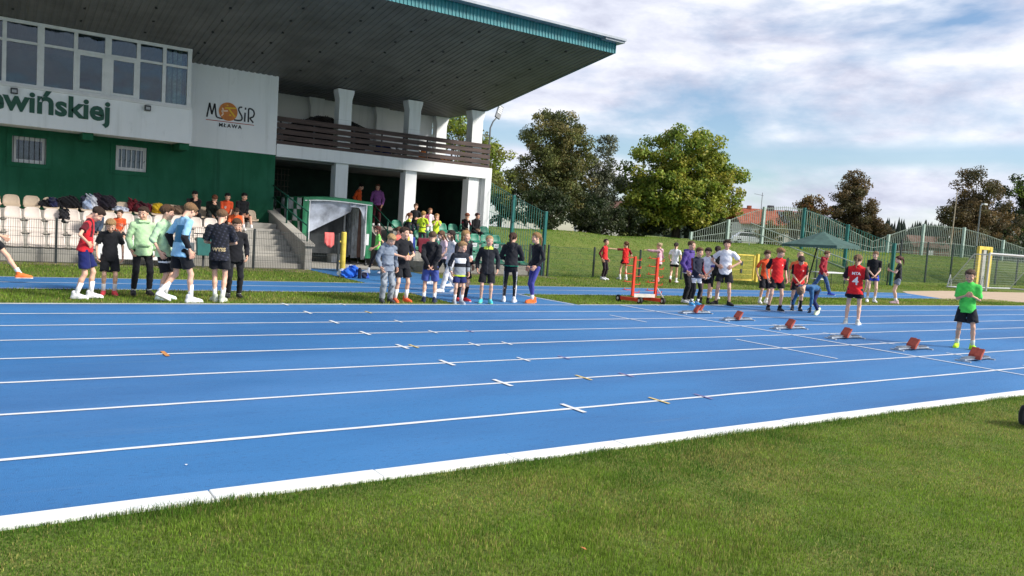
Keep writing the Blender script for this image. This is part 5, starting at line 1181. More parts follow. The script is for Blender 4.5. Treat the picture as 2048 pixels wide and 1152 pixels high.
        q.matrix_local = Matrix.Translation(Vector(pt)) @ Matrix(Rt.tolist()).to_4x4() @ base
        md = q.modifiers.new('wrap', 'SHRINKWRAP'); md.target = shirt; md.wrap_method = 'PROJECT'; md.use_project_z = True; md.use_negative_direction = True; md.use_positive_direction = True; md.offset = .006; md.wrap_mode = 'ABOVE_SURFACE'
    return o
# ------------------------------------------------------------------ the people, left to right
W3 = (232, 232, 235); BK = (27, 28, 33); NV = (28, 36, 84)
blond = (188, 150, 104); brown = (104, 76, 54); dkbr = (70, 52, 40); black = (26, 22, 22); fair = (206, 170, 120); red_br = (110, 62, 40)
wh = (W3, (222, 222, 225)); bsh = ((24, 24, 27), (30, 30, 33))
LV = 'boys and girls waiting on the left of the grass strip'; LC = 'children lined up in the middle of the grass strip'; LR = 'children by the start line'; LB = 'children walking by the bank fence'; LS = 'spectators in the stand'
person('runner in black shorts and orange shoes striding in at the left edge', (.10, 17.85), 1.72, 80, dict(c=BK, sl=.5), dict(c=BK, ln=.6), ('short', brown), ((240, 120, 60), (250, 235, 225)), feet=((-.05, .36, 0), (.05, -.22, .05, -35)), pel=(0, .05, .49), la='swingb', ra='swingf', group=LV)
stripe = lambda x, y, z, ft: (z > .66) & (np.abs(np.abs(x)-.055) < .016)
person('boy in red and black striped shirt and navy shorts, hands on hips', (1.48, 15.15), 1.62, 82, dict(c=(205, 38, 48), sl=.62, hem=.50, loose=.02, zones=[(stripe, (70, 18, 28)), (lambda x, y, z, ft: (ft == 1) & (np.abs(x) > .135), (92, 22, 32))]), dict(c=(28, 36, 92), ln=.78), ('short', (66, 50, 40)), wh, la='hips', ra='hips', head=(42, 0), lean=8, feet=((-.06, .06, 0), (.06, -.06, 0)), socks=(238, 238, 240, .12), group=LV)
person('blond boy in plain black shirt and shorts with red shoes looking down', (1.94, 15.75), 1.37, 5, dict(c=BK, sl=.75, loose=.022, hem=.45), dict(c=BK, ln=.82), ('short', blond), ((225, 70, 75), (230, 120, 120)), head=(36, 5), la='down', ra='down', socks=(235, 235, 238, .10), group=LV)
person('teenager in mint green hoodie and black trousers', (2.48, 15.79), 1.63, 12, dict(c=(186, 222, 172), sl=1.95, hem=.45, loose=.025, hood=1, name='hoodie'), dict(c=BK, ln=1.86, loose=.012), ('short', (74, 54, 42)), bsh, la='pocket', ra='pocket', head=(14, 32), feet=((-.08, 0, 0), (.09, .03, 0)), group=LV)
emb = lambda x, y, z: (np.abs(np.abs(x)-.07) < .06) & (z < .42) & (z > .40)
person('curly haired boy in mint shirt and white trimmed black shorts, half hidden', (2.70, 15.02), 1.68, 70, dict(c=(192, 226, 180), sl=1.3, hem=.46, loose=.026), dict(c=BK, ln=.9, zones=[(emb, W3)]), ('curly', brown), ((215, 235, 235), W3), la='down', ra='down', head=(10, -10), socks=(235, 235, 235, .12), group=LV)
sky2 = lambda x, y, z, ft: ((z > .755) | (z < .59) | (ft == 1))
undersleeve = lambda x, y, z, ft: (ft == 1) & (z < .665)
person('teenager in sky blue and teal football shirt with white shoes, seen from behind', (2.90, 14.62), 1.78, 118, dict(c=(62, 122, 156), sl=1.75, hem=.45, loose=.024, zones=[(sky2, (150, 200, 232)), (undersleeve, (28, 28, 33))]), dict(c=BK, ln=.72), ('fringe', (160, 122, 84)), wh, ra='down', la='down', head=(30, -12), lean=6, feet=((-.07, -.16, .05, -25), (.07, .08, 0)), socks=(236, 236, 238, .12), group=LV)
pat = lambda x, y, z, ft: (np.sin(x*95+z*70)*np.sin(z*120-x*40) > .55)
person('boy in black patterned football jersey seen from behind, near the bin', (3.59, 14.77), 1.68, 172, dict(c=(32, 34, 42), sl=.85, hem=.45, loose=.028, zones=[(pat, (58, 60, 74))]), dict(c=BK, ln=.62), ('short', (140, 106, 76)), ((200, 205, 190), (225, 225, 215)), la='belly', ra='belly', head=(20, 10), feet=((-.03, .0, 0), (.05, -.04, 0)), toe=(-30, 10), socks=(236, 236, 238, .10), prints=[('WYSS', .085, 0, .55, True, (190, 170, 130))], group=LV)
person('boy in black tracksuit standing behind the boy in the patterned jersey', (4.02, 15.38), 1.52, 10, dict(c=BK, sl=1.9, hem=.46, loose=.024), dict(c=BK, ln=1.9, loose=.014), ('short', brown), bsh, head=(26, 0), la='fwd', ra='down', group=LV)
# middle line
camo = lambda x, y, z: np.sin(x*60+z*31)*np.sin(z*47-y*50+x*20) > .25
person('small blond boy in grey hoodie and grey camouflage trousers looking down', (6.86, 14.72), 1.41, 28, dict(c=(128, 138, 152), sl=1.95, hem=.46, loose=.025, hood=1, name='hoodie', zones=[(lambda x, y, z, ft: (y > 0) & (np.abs(z-.69) < .006) & (np.abs(x) < .08), (70, 76, 88))]), dict(c=(150, 156, 162), ln=1.92, loose=.026, zones=[(camo, (104, 110, 118))]), ('short', fair), ((60, 62, 66), (40, 40, 44)), head=(42, -10), la='pocket', ra='pocket', group=LC)
person('boy in black shirt and shorts with orange shoes holding his arm', (7.22, 14.80), 1.55, 32, dict(c=BK, sl=.7, loose=.02, hem=.46), dict(c=BK, ln=.74), ('short', dkbr), ((236, 96, 52), (240, 150, 90)), la='belly', ra='belly', head=(6, -25), feet=((-.09, 0, 0), (.09, .02, 0)), socks=(238, 238, 238, .12), group=LC)
person('boy in black hoodie and blue shorts with his hands clasped behind him', (7.85, 14.72), 1.50, 178, dict(c=(30, 31, 36), sl=1.95, hem=.47, loose=.025, hood=1, name='hoodie'), dict(c=(72, 88, 160), ln=.82), ('crop', (110, 88, 66)), ((40, 50, 80), (60, 60, 66)), la='back', ra='back', head=(12, -10), feet=((-.075, 0, 0), (.075, 0, 0)), socks=(225, 225, 225, .10), group=LC)
person('girl in pale pink shirt and black leggings walking behind the line', (10.3, 18.6), 1.50, -72, dict(c=(232, 200, 208), sl=.55, loose=.016, hem=.50), dict(c=BK, ln=1.8, loose=.004, name='leggings'), ('long', (120, 86, 62)), wh, la='swingf', ra='swingf', lean=5, head=(24, 0), feet=((-.05, -.14, 0), (.05, .20, 0)), group=LC)
person('girl with long dark hair in white top and pale trousers walking behind the line', (9.55, 16.9), 1.53, -70, dict(c=(226, 222, 228), sl=1.5, loose=.018), dict(c=(228, 226, 228), ln=1.9, loose=.02), ('long', (58, 42, 36)), wh, la='swingb', ra='swingf', head=(8, 0), feet=((-.05, .15, 0), (.05, -.15, .03, -20)), group=LC)
jk = [(lambda x, y, z, ft: (z < .66) & (z > .60), (26, 28, 34)), (lambda x, y, z, ft: (z >= .66) & (z < .745) & (ft == 0) & (y > 0), (226, 228, 232)), (lambda x, y, z, ft: (z >= .745) | ((ft == 1) & (z > .62)), (40, 44, 54)), (lambda x, y, z, ft: (z < .475), (200, 225, 70))]
person('small boy in black, white and grey striped jacket and navy shorts', (8.45, 14.55), 1.31, 20, dict(c=(150, 156, 162), sl=1.9, hem=.45, loose=.03, zones=jk, name='jacket'), dict(c=(34, 44, 96), ln=.7), ('short', blond), ((150, 160, 172), W3), head=(18, -38), la='down', ra='down', feet=((-.06, 0, 0), (.06, 0, 0)), socks=(235, 235, 235, .10), group=LC)
person('child with long blond hair in black jacket behind the striped jacket boy', (8.78, 14.98), 1.56, 35, dict(c=(32, 32, 42), sl=1.9, hem=.46, loose=.024, zones=[(lambda x, y, z, ft: (ft == 1) & (np.abs(z-.62) < .03), (220, 222, 235))], name='jacket'), dict(c=BK, ln=.78), ('long', (190, 150, 100)), ((205, 50, 60), W3), head=(6, -15), la='down', ra='belly', socks=(30, 30, 34, .16), group=LC)
person('blond boy in dark zipped jacket with neon collar and turquoise shoes', (9.21, 14.66), 1.48, 2, dict(c=(34, 36, 42), sl=2.0, hem=.44, loose=.028, name='jacket', zones=[(lambda x, y, z, ft: (z > .805) & (np.abs(x) < .07), (205, 230, 90)), (lambda x, y, z, ft: (np.abs(x) < .006) & (y > 0), (60, 62, 68))]), dict(c=BK, ln=.85), ('crop', fair), ((70, 190, 200), (170, 230, 120)), head=(10, -14), la='down', ra='down', feet=((-.07, 0, 0), (.07, 0, 0)), socks=None, group=LC)
pipe = lambda x, y, z: (np.abs(np.abs(x)-.095) < .008) & (np.abs(y) < .03) & (z < .45)
person('girl in black hoodie and black leggings with brown ponytail, seen from behind', (9.97, 14.88), 1.58, 176, dict(c=(36, 37, 43), sl=1.95, hem=.52, loose=.025, hood=1, name='hoodie', zones=[(lambda x, y, z, ft: (z < .535) & (ft == 0), (30, 130, 100))]), dict(c=(30, 31, 36), ln=1.9, loose=.004, name='leggings', zones=[(pipe, (200, 200, 205))]), ('pony', (84, 58, 44)), wh, la='belly', ra='belly', head=(4, 12), feet=((-.075, 0, 0), (.075, 0, 0)), socks=None, group=LC)
person('blond girl in black top and purple leggings with orange shoes', (10.52, 14.70), 1.62, -58, dict(c=(30, 31, 38), sl=1.95, hem=.53, loose=.010), dict(c=(70, 72, 150), ln=1.9, loose=.004, name='leggings'), ('pony', (168, 128, 84)), ((238, 112, 48), (240, 170, 110)), la='fwd', ra='down', head=(8, 0), feet=((-.05, .05, 0), (.05, -.03, 0)), socks=(235, 235, 235, .07), group=LC)
person('girl in bright green shirt and black leggings walking beside the tunnel', (10.06, 22.35), 1.47, -80, dict(c=(140, 235, 110), sl=.6, hem=.52), dict(c=BK, ln=1.8, loose=.004, name='leggings'), ('long', (96, 50, 44)), wh, la='swingf', ra='swingb', feet=((-.05, .2, 0), (.05, -.15, .02)), group=LC)
person('girl in coral top seen behind the boy in the black shirt', (10.3, 21.45), 1.50, 60, dict(c=(226, 104, 92), sl=.4, hem=.52), dict(c=BK, ln=.6), ('bun', (110, 76, 56)), wh, head=(0, 0), group=LC)
# spectators on the tiers (seated on rows counted from 0)
def seated(label, x, row, H, top, bot, hair, dx=0, **kw):
    kw.setdefault('la', 'lap'); kw.setdefault('ra', 'lap'); kw.setdefault('lean', 14)
    fz = .34+.325*(row-1); pz = (.325+.17)/H
    return person(label, (x, 24.03+.87*row+.20), H, 0, top, bot, hair, pel=(0, 0, pz), feet=((-.08, .30, .02), (.08, .29, .02)), z=fz, absang=-90+dx, group=LS, h=.016, **kw)
seated('person in slate blue hoodie seated behind the red striped shirt', 2.68, 1, 1.55, dict(c=(66, 82, 104), sl=1.95, loose=.03, hood=1, name='hoodie'), dict(c=BK, ln=1.9), ('short', dkbr), lean=30, head=(10, 0))
seated('small boy in orange shirt seated behind the mint hoodie', 3.30, 1, 1.32, dict(c=(232, 92, 48), sl=.7), dict(c=BK, ln=.9), ('crop', dkbr), head=(0, 40), prints=[('12', .10, -.03, .67, False, (240, 220, 200))])
seated('man in black jacket with his hand on his chin, seated highest on the left', 5.64, 3, 1.58, dict(c=(28, 28, 30), sl=1.95, loose=.03, name='jacket'), dict(c=BK, ln=1.9), ('short', black), ra='face', lean=20, bsh=None) if False else seated('youth in black jacket resting his chin on his hand beside the green wall', 5.64, 3, 1.58, dict(c=(28, 28, 30), sl=1.95, loose=.03, name='jacket'), dict(c=BK, ln=1.9), ('short', black), ra='face', lean=20)
seated('youth in dark green jacket with bowed head, second of the group by the stairs', 6.22, 3, 1.55, dict(c=(36, 44, 38), sl=1.95, loose=.03, name='jacket'), dict(c=(36, 40, 40), ln=1.9), ('short', red_br), la='face', lean=30, head=(20, 0))
seated('youth in orange football shirt seated between the dark jackets', 6.66, 3, 1.56, dict(c=(232, 92, 52), sl=.8), dict(c=BK, ln=1.8), ('short', black), prints=[('8', .12, .03, .68, False, (240, 225, 215))])
seated('youth in black jumper with bare knees, rightmost of the seated group', 7.14, 3, 1.68, dict(c=(30, 32, 36), sl=1.95, loose=.024), dict(c=BK, ln=.8), ('short', black), dx=14)
person('youth in orange shirt sitting on the steps, reading something small', (6.84, 26.42), 1.55, 0, dict(c=(236, 106, 56), sl=.75), dict(c=(220, 150, 110), ln=.5), ('short', dkbr), pel=(0, 0, .27), feet=((-.09, .26, .02), (.09, .24, .02)), z=.66, absang=-95, lean=22, la='phone', ra='phone', head=(26, 0), group=LS, h=.016)
person('person in orange jacket standing behind the tunnel roof', (12.62, 30.1), 1.66, 70, dict(c=(234, 96, 40), sl=1.9, loose=.026, name='jacket'), dict(c=BK, ln=1.9), ('short', black), z=1.43, head=(30, 0), group=LS, h=.016)
person('girl with long auburn hair in purple hoodie and maroon trousers on the terrace', (13.12, 29.42), 1.66, -6, dict(c=(150, 92, 160), sl=1.95, loose=.026, hood=1, name='hoodie', hem=.5), dict(c=(74, 24, 34), ln=1.9, loose=.014), ('long', (104, 58, 44)), z=1.43, la='pocket', ra='pocket', head=(10, 0), group=LS, h=.016)
person('boy in black shirt standing above the neon yellow shirts', (13.42, 26.62), 1.36, 15, dict(c=BK, sl=.9), dict(c=(40, 44, 60), ln=1.9), ('short', brown), z=.99, head=(14, 20), la='belly', ra='down', group=LS, h=.016)
NE = (212, 240, 60)
person('girl in black top with neon yellow collar standing on the green tiers', (12.86, 26.0), 1.32, 110, dict(c=(32, 32, 38), sl=1.9, loose=.024, zones=[(lambda x, y, z, ft: z > .77, NE)]), dict(c=BK, ln=1.9), ('pony', (130, 80, 58)), z=.665, head=(10, 0), group=LS, h=.016)
person('blond child in neon yellow shirt and grey trousers with back turned', (13.34, 25.84), 1.42, 160, dict(c=NE, sl=.7, zones=[(lambda x, y, z, ft: np.abs(z-.60) < .012, (40, 42, 46))]), dict(c=(82, 78, 86), ln=1.9), ('short', (196, 150, 90)), z=.665, la='belly', ra='belly', prints=[('7', .16, .05, .64, True, (40, 44, 50))], group=LS, h=.016)
person('girl in white and pink top among the neon yellow shirts', (14.02, 26.62), 1.22, 20, dict(c=(236, 220, 228), sl=.8, zones=[(lambda x, y, z, ft: x > .03, (222, 130, 160))]), dict(c=(226, 226, 230), ln=1.8), ('pony', (150, 100, 66)), z=.99, group=LS, h=.016)
person('girl in neon yellow shirt and light grey leggings with raised hands', (13.90, 25.84), 1.36, 10, dict(c=NE, sl=.65), dict(c=(206, 208, 214), ln=1.85, loose=.006, name='leggings'), ('long', (186, 140, 92)), z=.665, la='face', ra='face', group=LS, h=.016)
seated('child in black tracksuit with reddish hair seated against the right column', 15.68, 3, 1.42, dict(c=(30, 26, 30), sl=1.95, zones=[(lambda x, y, z, ft: (ft == 1) & (np.abs(z-.75) < .02), (150, 40, 50))]), dict(c=BK, ln=1.9), ('fringe', (150, 84, 56)), la='face', ra='lap')
seated('boy in black tracksuit seated at the right end of the top row', 16.14, 3, 1.5, dict(c=(24, 24, 28), sl=1.95), dict(c=BK, ln=1.9), ('short', (74, 40, 34)), head=(0, -20))
# by the bank fence
person('girl in red and maroon tracksuit top and dark trousers by the bank fence', (19.28, 22.58), 1.52, 62, dict(c=(214, 44, 44), sl=1.8, sc=(110, 26, 36), hem=.50, name='jacket'), dict(c=(36, 24, 34), ln=1.85, loose=.012), ('bun', (64, 40, 32)), wh, head=(0, 20), la='down', ra='down', socks=(232, 228, 236, .12), group=LB, h=.015)
person('girl in red shirt and black shorts pointing left', (20.54, 22.85), 1.47, -150, dict(c=(226, 42, 42), sl=.8, sc=(110, 22, 32), hem=.44), dict(c=BK, ln=.35), ('pony', (120, 80, 50)), wh, la=(-.42, .08, .80, 0, 0, -1), ra='down', head=(0, -20), feet=((-.10, .04, 0), (.07, 0, 0)), socks=(235, 230, 225, .08), group=LB, h=.015)
person('blond girl in pale pink hoodie pointing left behind the orange trolley', (21.74, 22.25), 1.50, -100, dict(c=(226, 178, 190), sl=1.9, hem=.46, loose=.028, hood=1, name='hoodie'), dict(c=BK, ln=.4), ('bun', (206, 180, 140)), ((220, 160, 150), W3), la=(-.12, .40, .80, 0, 0, -1), ra='down', group=LB, h=.015)
person('girl in white shirt and black shorts walking away along the verge', (22.25, 21.92), 1.56, 170, dict(c=(236, 236, 240), sl=.6, hem=.46), dict(c=BK, ln=.42), ('pony', (60, 44, 38)), ((225, 225, 225), (140, 60, 50)), feet=((-.05, -.16, .06, -40), (.05, .12, 0)), la='swingf', ra='down', group=LB, h=.015)
# by the start
person('teenager in purple hoodie and black trousers beside the orange trolley', (15.58, 14.83), 1.67, 62, dict(c=(88, 68, 142), sl=1.9, hem=.48, loose=.03, hood=1, name='hoodie', zones=[(lambda x, y, z, ft: (z < .492) & (ft == 0), (220, 220, 225))]), dict(c=BK, ln=1.9, loose=.022), ('crop', brown), ((220, 222, 225), (60, 60, 64)), la='pocket', ra='pocket', group=LR)
person('boy in navy shirt with dark red sleeves, white shorts and black leggings', (15.31, 14.28), 1.50, 40, dict(c=(34, 38, 56), sl=1.9, sc=(130, 38, 42), sw=.125, hem=.48), dict(c=BK, ln=1.9, loose=.006, name='leggings', zones=[(lambda x, y, z: z > .40, (232, 232, 236))]), ('short', (116, 80, 56)), ((70, 160, 215), W3), la='fwd', ra='front', head=(14, -10), group=LR)
person('boy in white football shirt with blue sleeve cuffs and black shorts', (16.28, 14.83), 1.50, 2, dict(c=(232, 232, 238), sl=.8, hem=.45, zones=[(lambda x, y, z, ft: (ft == 1) & (z < .70) & (x > 0), (96, 176, 220)), (lambda x, y, z, ft: (ft == 1) & (z < .70) & (x < 0), (92, 84, 160))]), dict(c=BK, ln=.62), ('fringe', dkbr), bsh, la='front', ra='front', head=(6, 0), socks=(30, 30, 32, .06), group=LR)
person('girl in black with dark hair standing behind the tall boy in white', (17.9, 15.95), 1.56, 175, dict(c=BK, sl=.8), dict(c=BK, ln=1.6, loose=.004, name='leggings'), ('pony', (56, 38, 32)), wh, group=LR)
person('tall boy in plain white shirt and black shorts with hands on hips', (16.51, 14.40), 1.76, -2, dict(c=(236, 236, 240), sl=.65, hem=.47, loose=.022), dict(c=BK, ln=.66, fl=.03), ('curly', dkbr), bsh, la='hips', ra='hips', head=(0, -8), feet=((-.10, .02, 0), (.10, .0, 0)), toe=(-35, 35), socks=None, group=LR)
person('boy in orange shirt standing behind the left red jersey', (18.6, 14.75), 1.53, 30, dict(c=(234, 88, 44), sl=.8), dict(c=BK, ln=.9), ('fringe', brown), wh, group=LR)
RB = dict(c=(222, 42, 44), sl=.85, sc=(36, 22, 28), sw=.105, hem=.45, loose=.02)
person('blond boy in red jersey with black sleeves looking right beside the crouching runner', (16.93, 13.05), 1.64, 22, dict(RB), dict(c=BK, ln=.6), ('fringe', (170, 128, 86)), ((40, 40, 44), W3), head=(18, -30), feet=((-.09, 0, 0), (.10, 0, 0)), socks=(30, 30, 34, .05), prints=[('u', .06, -.05, .72, False, (235, 200, 190))], group=LR)
person('boy in red jersey with black sleeves bowing his head behind the crouching runner', (17.93, 13.13), 1.50, 6, dict(RB), dict(c=BK, ln=.6), ('short', dkbr), bsh, head=(44, 0), lean=10, la='front', ra='front', socks=(30, 30, 34, .14), prints=[('u', .06, -.05, .72, False, (235, 200, 190))], group=LR)
person('fair haired boy in orange shirt behind the bowed red jersey', (18.7, 13.72), 1.56, 4, dict(c=(240, 120, 70), sl=.7, hem=.44), dict(c=(225, 110, 90), ln=.8), ('crop', (214, 186, 140)), wh, group=LR)
person('runner in blue top and navy leggings crouching at the start', (17.50, 12.34), 1.56, -82, dict(c=(44, 92, 136), sl=1.95, hem=.48, loose=.014), dict(c=(30, 38, 92), ln=1.9, loose=.006, name='leggings', zones=[(lambda x, y, z: z > .34, (26, 30, 48))]), ('short', (150, 118, 92)), ((226, 240, 200), (236, 240, 220)), lean=88, pel=(0, -.02, .43), la=(-.16, .34, .075, -1, -.2, 0), ra=(.16, .36, .075, 1, -.2, 0), feet=((-.07, -.05, .02, -18), (.07, -.33, .05, -40)), head=(30, 0), gloves=(28, 30, 40), socks=None, group=LR, absang=186)
person('man in burgundy hoodie and jeans walking past the table', (25.64, 17.79), 1.66, 78, dict(c=(158, 34, 48), sl=1.95, hem=.47, loose=.03, hood=1, name='hoodie'), dict(c=(66, 92, 134), ln=1.95, loose=.018), ('short', (130, 94, 66)), ((44, 70, 170), W3), la='pocket', ra='pocket', feet=((-.05, .18, 0), (.05, -.24, .04, -30)), pel=(0, 0, .50), lean=5, group=LR, h=.015)
o4 = person('girl with ponytail in red jersey number four, seen from behind', (16.47, 10.56), 1.60, 176, dict(c=(220, 36, 40), sl=.85, sc=(42, 22, 30), sw=.108, hem=.44, loose=.026), dict(c=(24, 26, 36), ln=.48, fl=.03), ('pony', (142, 108, 76)), ((222, 218, 205), W3), la='belly', ra='fwd', head=(6, 8), feet=((-.08, 0, 0), (.08, -.02, 0)), socks=None, prints=[('4', .26, 0, .575, True, (240, 236, 232)), ('MTA', .085, .0, .715, True, (240, 230, 228))], group=LR)
person('girl in black shirt and royal blue shorts with clasped hands', (24.86, 15.33), 1.74, 12, dict(c=(26, 26, 31), sl=.65, hem=.48), dict(c=(48, 70, 190), ln=.38), ('bun', (150, 110, 76)), wh, la='front', ra='front', head=(10, 25), lean=6, skin=(232, 188, 168), group=LR, h=.015)
person('girl in black shirt and grey shorts with ponytail facing left', (25.64, 14.9), 1.62, -84, dict(c=(26, 26, 31), sl=.55, hem=.50), dict(c=(122, 130, 142), ln=.42), ('pony', (92, 46, 38)), ((226, 190, 196), W3), la='phone', ra='phone', head=(12, 0), skin=(232, 188, 168), group=LR, h=.015)
person('boy in neon green shirt, black shorts and neon shoes alone at right', (15.13, 7.42), 1.47, 4, dict(c=(84, 214, 92), sl=.9, hem=.46, loose=.019, zones=[(lambda x, y, z, ft: (ft == 1) & (np.abs(x) > .19), (36, 90, 44))]), dict(c=(24, 26, 34), ln=.72, fl=.035), ('short', (104, 80, 60)), ((190, 242, 40), (206, 246, 90)), la='chest', ra='chest', hand=(1.2, 1.2), head=(22, 12), feet=((-.10, .05, 0), (.07, -.05, 0)), toe=(-25, 12), socks=(206, 215, 200, .07), skin=(214, 166, 138))

# ------------------------------------------------------------------ clothes and bags left lying about
def heap(name, label, cat, loc, size, cols, seed, amp=.05, group=None, rz=0, lobes=5, h=.016):
    """crumpled pile of cloth; cols = list of colours taken by the lobes"""
    rg = np.random.default_rng(seed); sx, sy, sz = size; g = Grid((-sx*.75, -sy*.8, -.02), (sx*.75, sy*.8, sz*1.35), h)
    for i in range(lobes):
        a = rg.random()*2*PI; r = .55*math.sqrt(rg.random()); c = (sx*.5*r*math.cos(a)*1.3, sy*.5*r*math.sin(a), sz*(.25+.3*rg.random()))
        g.ell(c, (sx*(.22+.14*rg.random()), sy*(.28+.14*rg.random()), sz*(.35+.2*rg.random())), .04, i)
    P = g.pts(); q = rg.random(4)*6
    g.D = (g.D+amp*.5*(np.sin(P[..., 0]*24+P[..., 2]*30+q[0])*np.sin(P[..., 1]*27+P[..., 0]*12+q[1])+.7*np.sin(P[..., 0]*51+q[2]+P[..., 1]*20)*np.sin(P[..., 2]*44+q[3]))).astype(np.float32)
    g.D = np.maximum(g.D, -P[..., 2]+.004).astype(np.float32); V, F_, tg_ = g.mesh(); mats = [cloth(c) for c in cols]; mi = tg_[F_].max(1) % len(cols)
    o = bpy.data.objects.new(name, to_mesh(name, V, F_, mats, mi)); COL.objects.link(o); o.location = loc; o.rotation_euler = (0, 0, rz); return tag(o, label, cat, group)
GB = 'clothes and bags left on the seats'
ty_ = 26.93
heap('jacket', 'navy and black jacket draped over a cream top row seat', 'jacket', (1.74, ty_, 1.40), (.46, .40, .30), [BK, (34, 40, 74)], 1, group=GB)
heap('jacket', 'large black jacket heaped on the top row seats', 'jacket', (2.28, ty_, 1.40), (.72, .44, .40), [(22, 23, 27)], 2, group=GB)
heap('jacket', 'pale blue patterned jacket hung over a top row seat', 'jacket', (2.72, ty_, 1.40), (.40, .40, .46), [(170, 186, 214), (206, 210, 220), (60, 64, 84)], 3, group=GB)
heap('jacket', 'dark plum jacket sprawled against the green wall', 'jacket', (3.14, ty_+.06, 1.40), (.66, .44, .48), [(44, 34, 46), (34, 30, 40)], 4, group=GB)
heap('towel', 'crumpled white and blue towel on a top row seat', 'towel', (3.62, ty_, 1.40), (.44, .38, .18), [(206, 212, 228), (188, 198, 222)], 5, group=GB)
heap('jacket', 'burgundy jacket thrown over a top row seat', 'jacket', (4.16, ty_, 1.40), (.50, .42, .36), [(96, 26, 38), (70, 22, 34)], 6, group=GB)
heap('jacket', 'small dark red jumper between towel and burgundy jacket', 'jumper', (3.90, ty_+.1, 1.40), (.26, .3, .42), [(110, 30, 40)], 7, group=GB)
heap('jacket', 'mustard yellow jumper on a top row seat', 'jumper', (4.66, ty_, 1.42), (.46, .40, .34), [(206, 170, 36)], 8, group=GB)
heap('backpack', 'tan bag on the top row behind the curly haired boy', 'bag', (5.12, ty_, 1.40), (.5, .40, .30), [(120, 98, 80), (96, 84, 78)], 9, group=GB)
heap('backpack', 'black backpack with strap wedged between second row seats', 'bag', (2.02, 26.05, 1.0), (.22, .3, .42), [BK], 10, group=GB)
heap('clothing_bundle', 'blue and white clothes dumped on the blue path', 'clothes', (8.62, 20.95, .012), (.62, .42, .34), [(36, 96, 200), (226, 230, 240), (40, 104, 210)], 11)
heap('drinks_bottle_bag', 'small blue bag with dark flask beside the clothes bundle', 'bag', (8.98, 20.72, .012), (.20, .18, .16), [(50, 90, 190), (30, 34, 60)], 12)
o = MB().tube([(0, 0, 0), (0, 0, .26), (0, 0, .30)], [.05, .05, .03], 12).build('flask', cloth((26, 30, 48))); o.location = (8.80, 20.66, .012); tag(o, 'dark upright flask in front of the clothes bundle', 'flask')
def drape(name, label, cat, x0, x1, y, zt, zb, col, seed, col2=None):
    """cloth hung over a fence: a pleated sheet front and back of the top wire"""
    rg = np.random.default_rng(seed); nu, nv = 14, 12; vs = []; ph = rg.random(3)*6
    for j in range(nv+1):
        t = j/nv; a = (t-.5)*2
        for i in range(nu+1):
            u = i/nu; x = x0+(x1-x0)*(u+.06*a*math.sin(3*u+ph[0])); dy = (.035 if a > 0 else -.035)*min(1, abs(a)*4)+.022*math.sin(u*14+ph[1])*abs(a)
            ln = (zt-zb)*(1 if a < 0 else .6)*(.86+.14*math.sin(u*5+ph[2])); vs.append((x, y+dy, zt-abs(a)*ln+.02*(1-abs(a))))
    n = nu+1; o = MB().add(vs, [(j*n+i, j*n+i+1, (j+1)*n+i+1, (j+1)*n+i) for j in range(nv) for i in range(nu)]).build(name, cloth(col), smooth=True, fix=False)
    md = o.modifiers.new('thickness', 'SOLIDIFY'); md.thickness = .012; return tag(o, label, cat)
drape('vest', 'coral pink vest hung on the fence before the tunnel', 'vest', 8.82, 9.12, 23.56, 1.17, .72, (240, 116, 112), 3)
drape('jacket', 'burgundy jacket hung over the fence below the neon shirts', 'jacket', 12.02, 12.62, 23.56, 1.16, .62, (104, 28, 44), 4)
drape('jacket', 'pale pink jacket hung over the open yellow gate', 'jacket', 10.9, 11.2, 22.3, 1.28, .86, (226, 212, 222), 5).rotation_euler = (0, 0, 0)
drape('jacket', 'blue jacket hung on the fence beside the gate', 'jacket', 11.66, 11.92, 23.56, 1.17, .55, (40, 62, 140), 6)
drape('backpack', 'black bag hung on the fence beside the girl in pink', 'bag', 12.86, 13.26, 23.54, 1.10, .55, (30, 31, 36), 7)
drape('towel', 'white towel hung on the fence beside the black bag', 'towel', 13.0, 13.3, 23.60, 1.2, .95, (230, 230, 232), 8)
bg_ = thing('sports_bag', 'black sports bag with white top on the infield at the right edge', 'bag', (9.07, 3.455, 0), -YAW)
q = MB().prism([(-.15, .0), (.15, .0), (.165, .12), (.13, .22), (-.13, .22), (-.165, .12)], -.31, .31, axis='x').build('bag_body', cloth((24, 25, 30)), bg_, bevel=.04)
MB().prism([(-.115, .221), (.115, .221), (.09, .275), (-.09, .275)], -.29, .29, axis='x').build('bag_top', cloth((222, 222, 224)), bg_, bevel=.02)
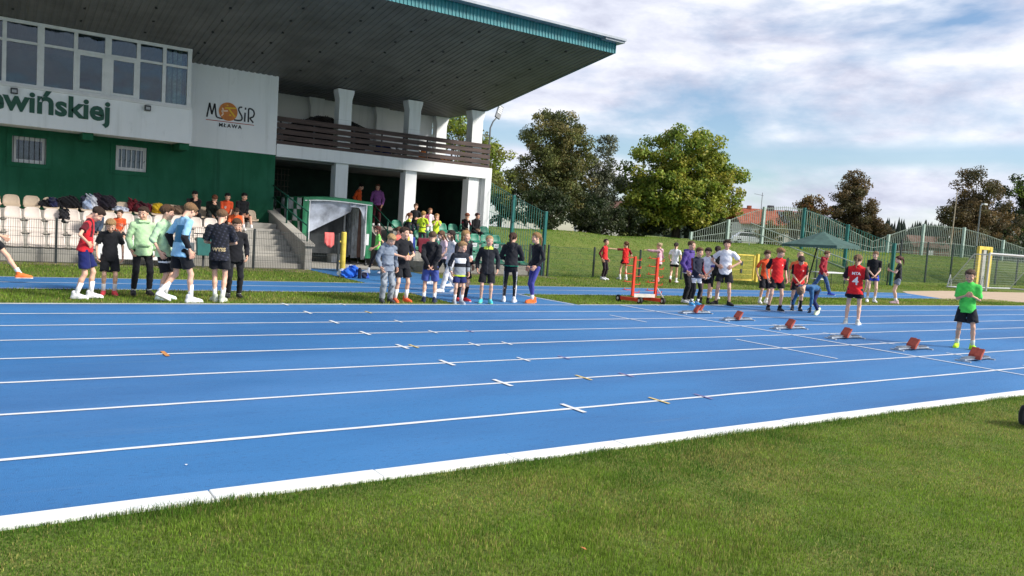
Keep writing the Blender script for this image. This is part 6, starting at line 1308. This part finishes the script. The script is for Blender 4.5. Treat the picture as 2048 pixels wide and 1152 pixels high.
for y_ in (-.17, .17): MB().tube([(-.13, y_*.95, .10), (-.10, y_*1.02, .20), (-.05, y_*.75, .31), (.05, y_*.75, .31), (.10, y_*1.02, .20), (.13, y_*.95, .10)], .012, 6).build('handle', cloth((40, 41, 46)), bg_, smooth=True)
MB().box(-.32, -.311, -.05, .05, .06, .16).build('end_pocket', cloth((52, 54, 60)), bg_)
# things stored on the balcony
tp_ = heap('tarpaulin_heap', 'dark folded tarpaulin heaped behind the balcony boards', 'tarpaulin', (10.6, 29.3, 4.05), (3.6, 1.4, 1.55), [(46, 40, 40), (34, 32, 34)], 20, amp=.10, lobes=9, h=.05)
for i, (x, s_, c, l) in enumerate(((12.9, (.6, .5, .6), (40, 62, 140), 'blue bag behind the balcony boards left of the middle column'), (13.4, (.4, .4, .4), (214, 214, 220), 'white bag behind the balcony boards beside the blue bag'), (14.4, (.7, .5, .5), (206, 120, 50), 'orange bag behind the balcony boards right of the middle column'), (15.1, (.6, .5, .45), (40, 40, 46), 'black bag on the balcony between orange bags'), (15.5, (.5, .4, .4), (200, 130, 60), 'small orange bag near the right end of the balcony'), (14.0, (.4, .4, .8), (50, 110, 110), 'teal rucksack leaning by the middle balcony column'))):
    heap('bag', l, 'bag', (x, 28.6, 4.05), s_, [c], 30+i, amp=.04, group='bags on the balcony')
# litter
m_leafb = mat('fallen_leaf', srgb(190, 120, 70), .8, .2, 20)
o = MB().add([(0, -.03, 0), (.022, 0, .008), (0, .045, .002), (-.022, 0, .006)], [(0, 1, 2, 3)]).build('fallen_leaf', m_leafb, fix=False); o.location = (2.62, 3.06, .035); o.scale = (.5, .5, .5); o.rotation_euler = (.2, .1, .6); tag(o, 'single orange brown leaf lying on the infield grass', 'leaf')
o = MB().add([(0, -.02, 0), (.02, 0, .006), (0, .02, .004), (-.02, 0, .006)], [(0, 1, 2, 3)]).build('paper_scrap', m_paper, fix=False); o.location = (1.12, 5.25, .018); o.scale = (.5, .5, .5); tag(o, 'tiny white scrap of paper on the innermost blue lane', 'litter')
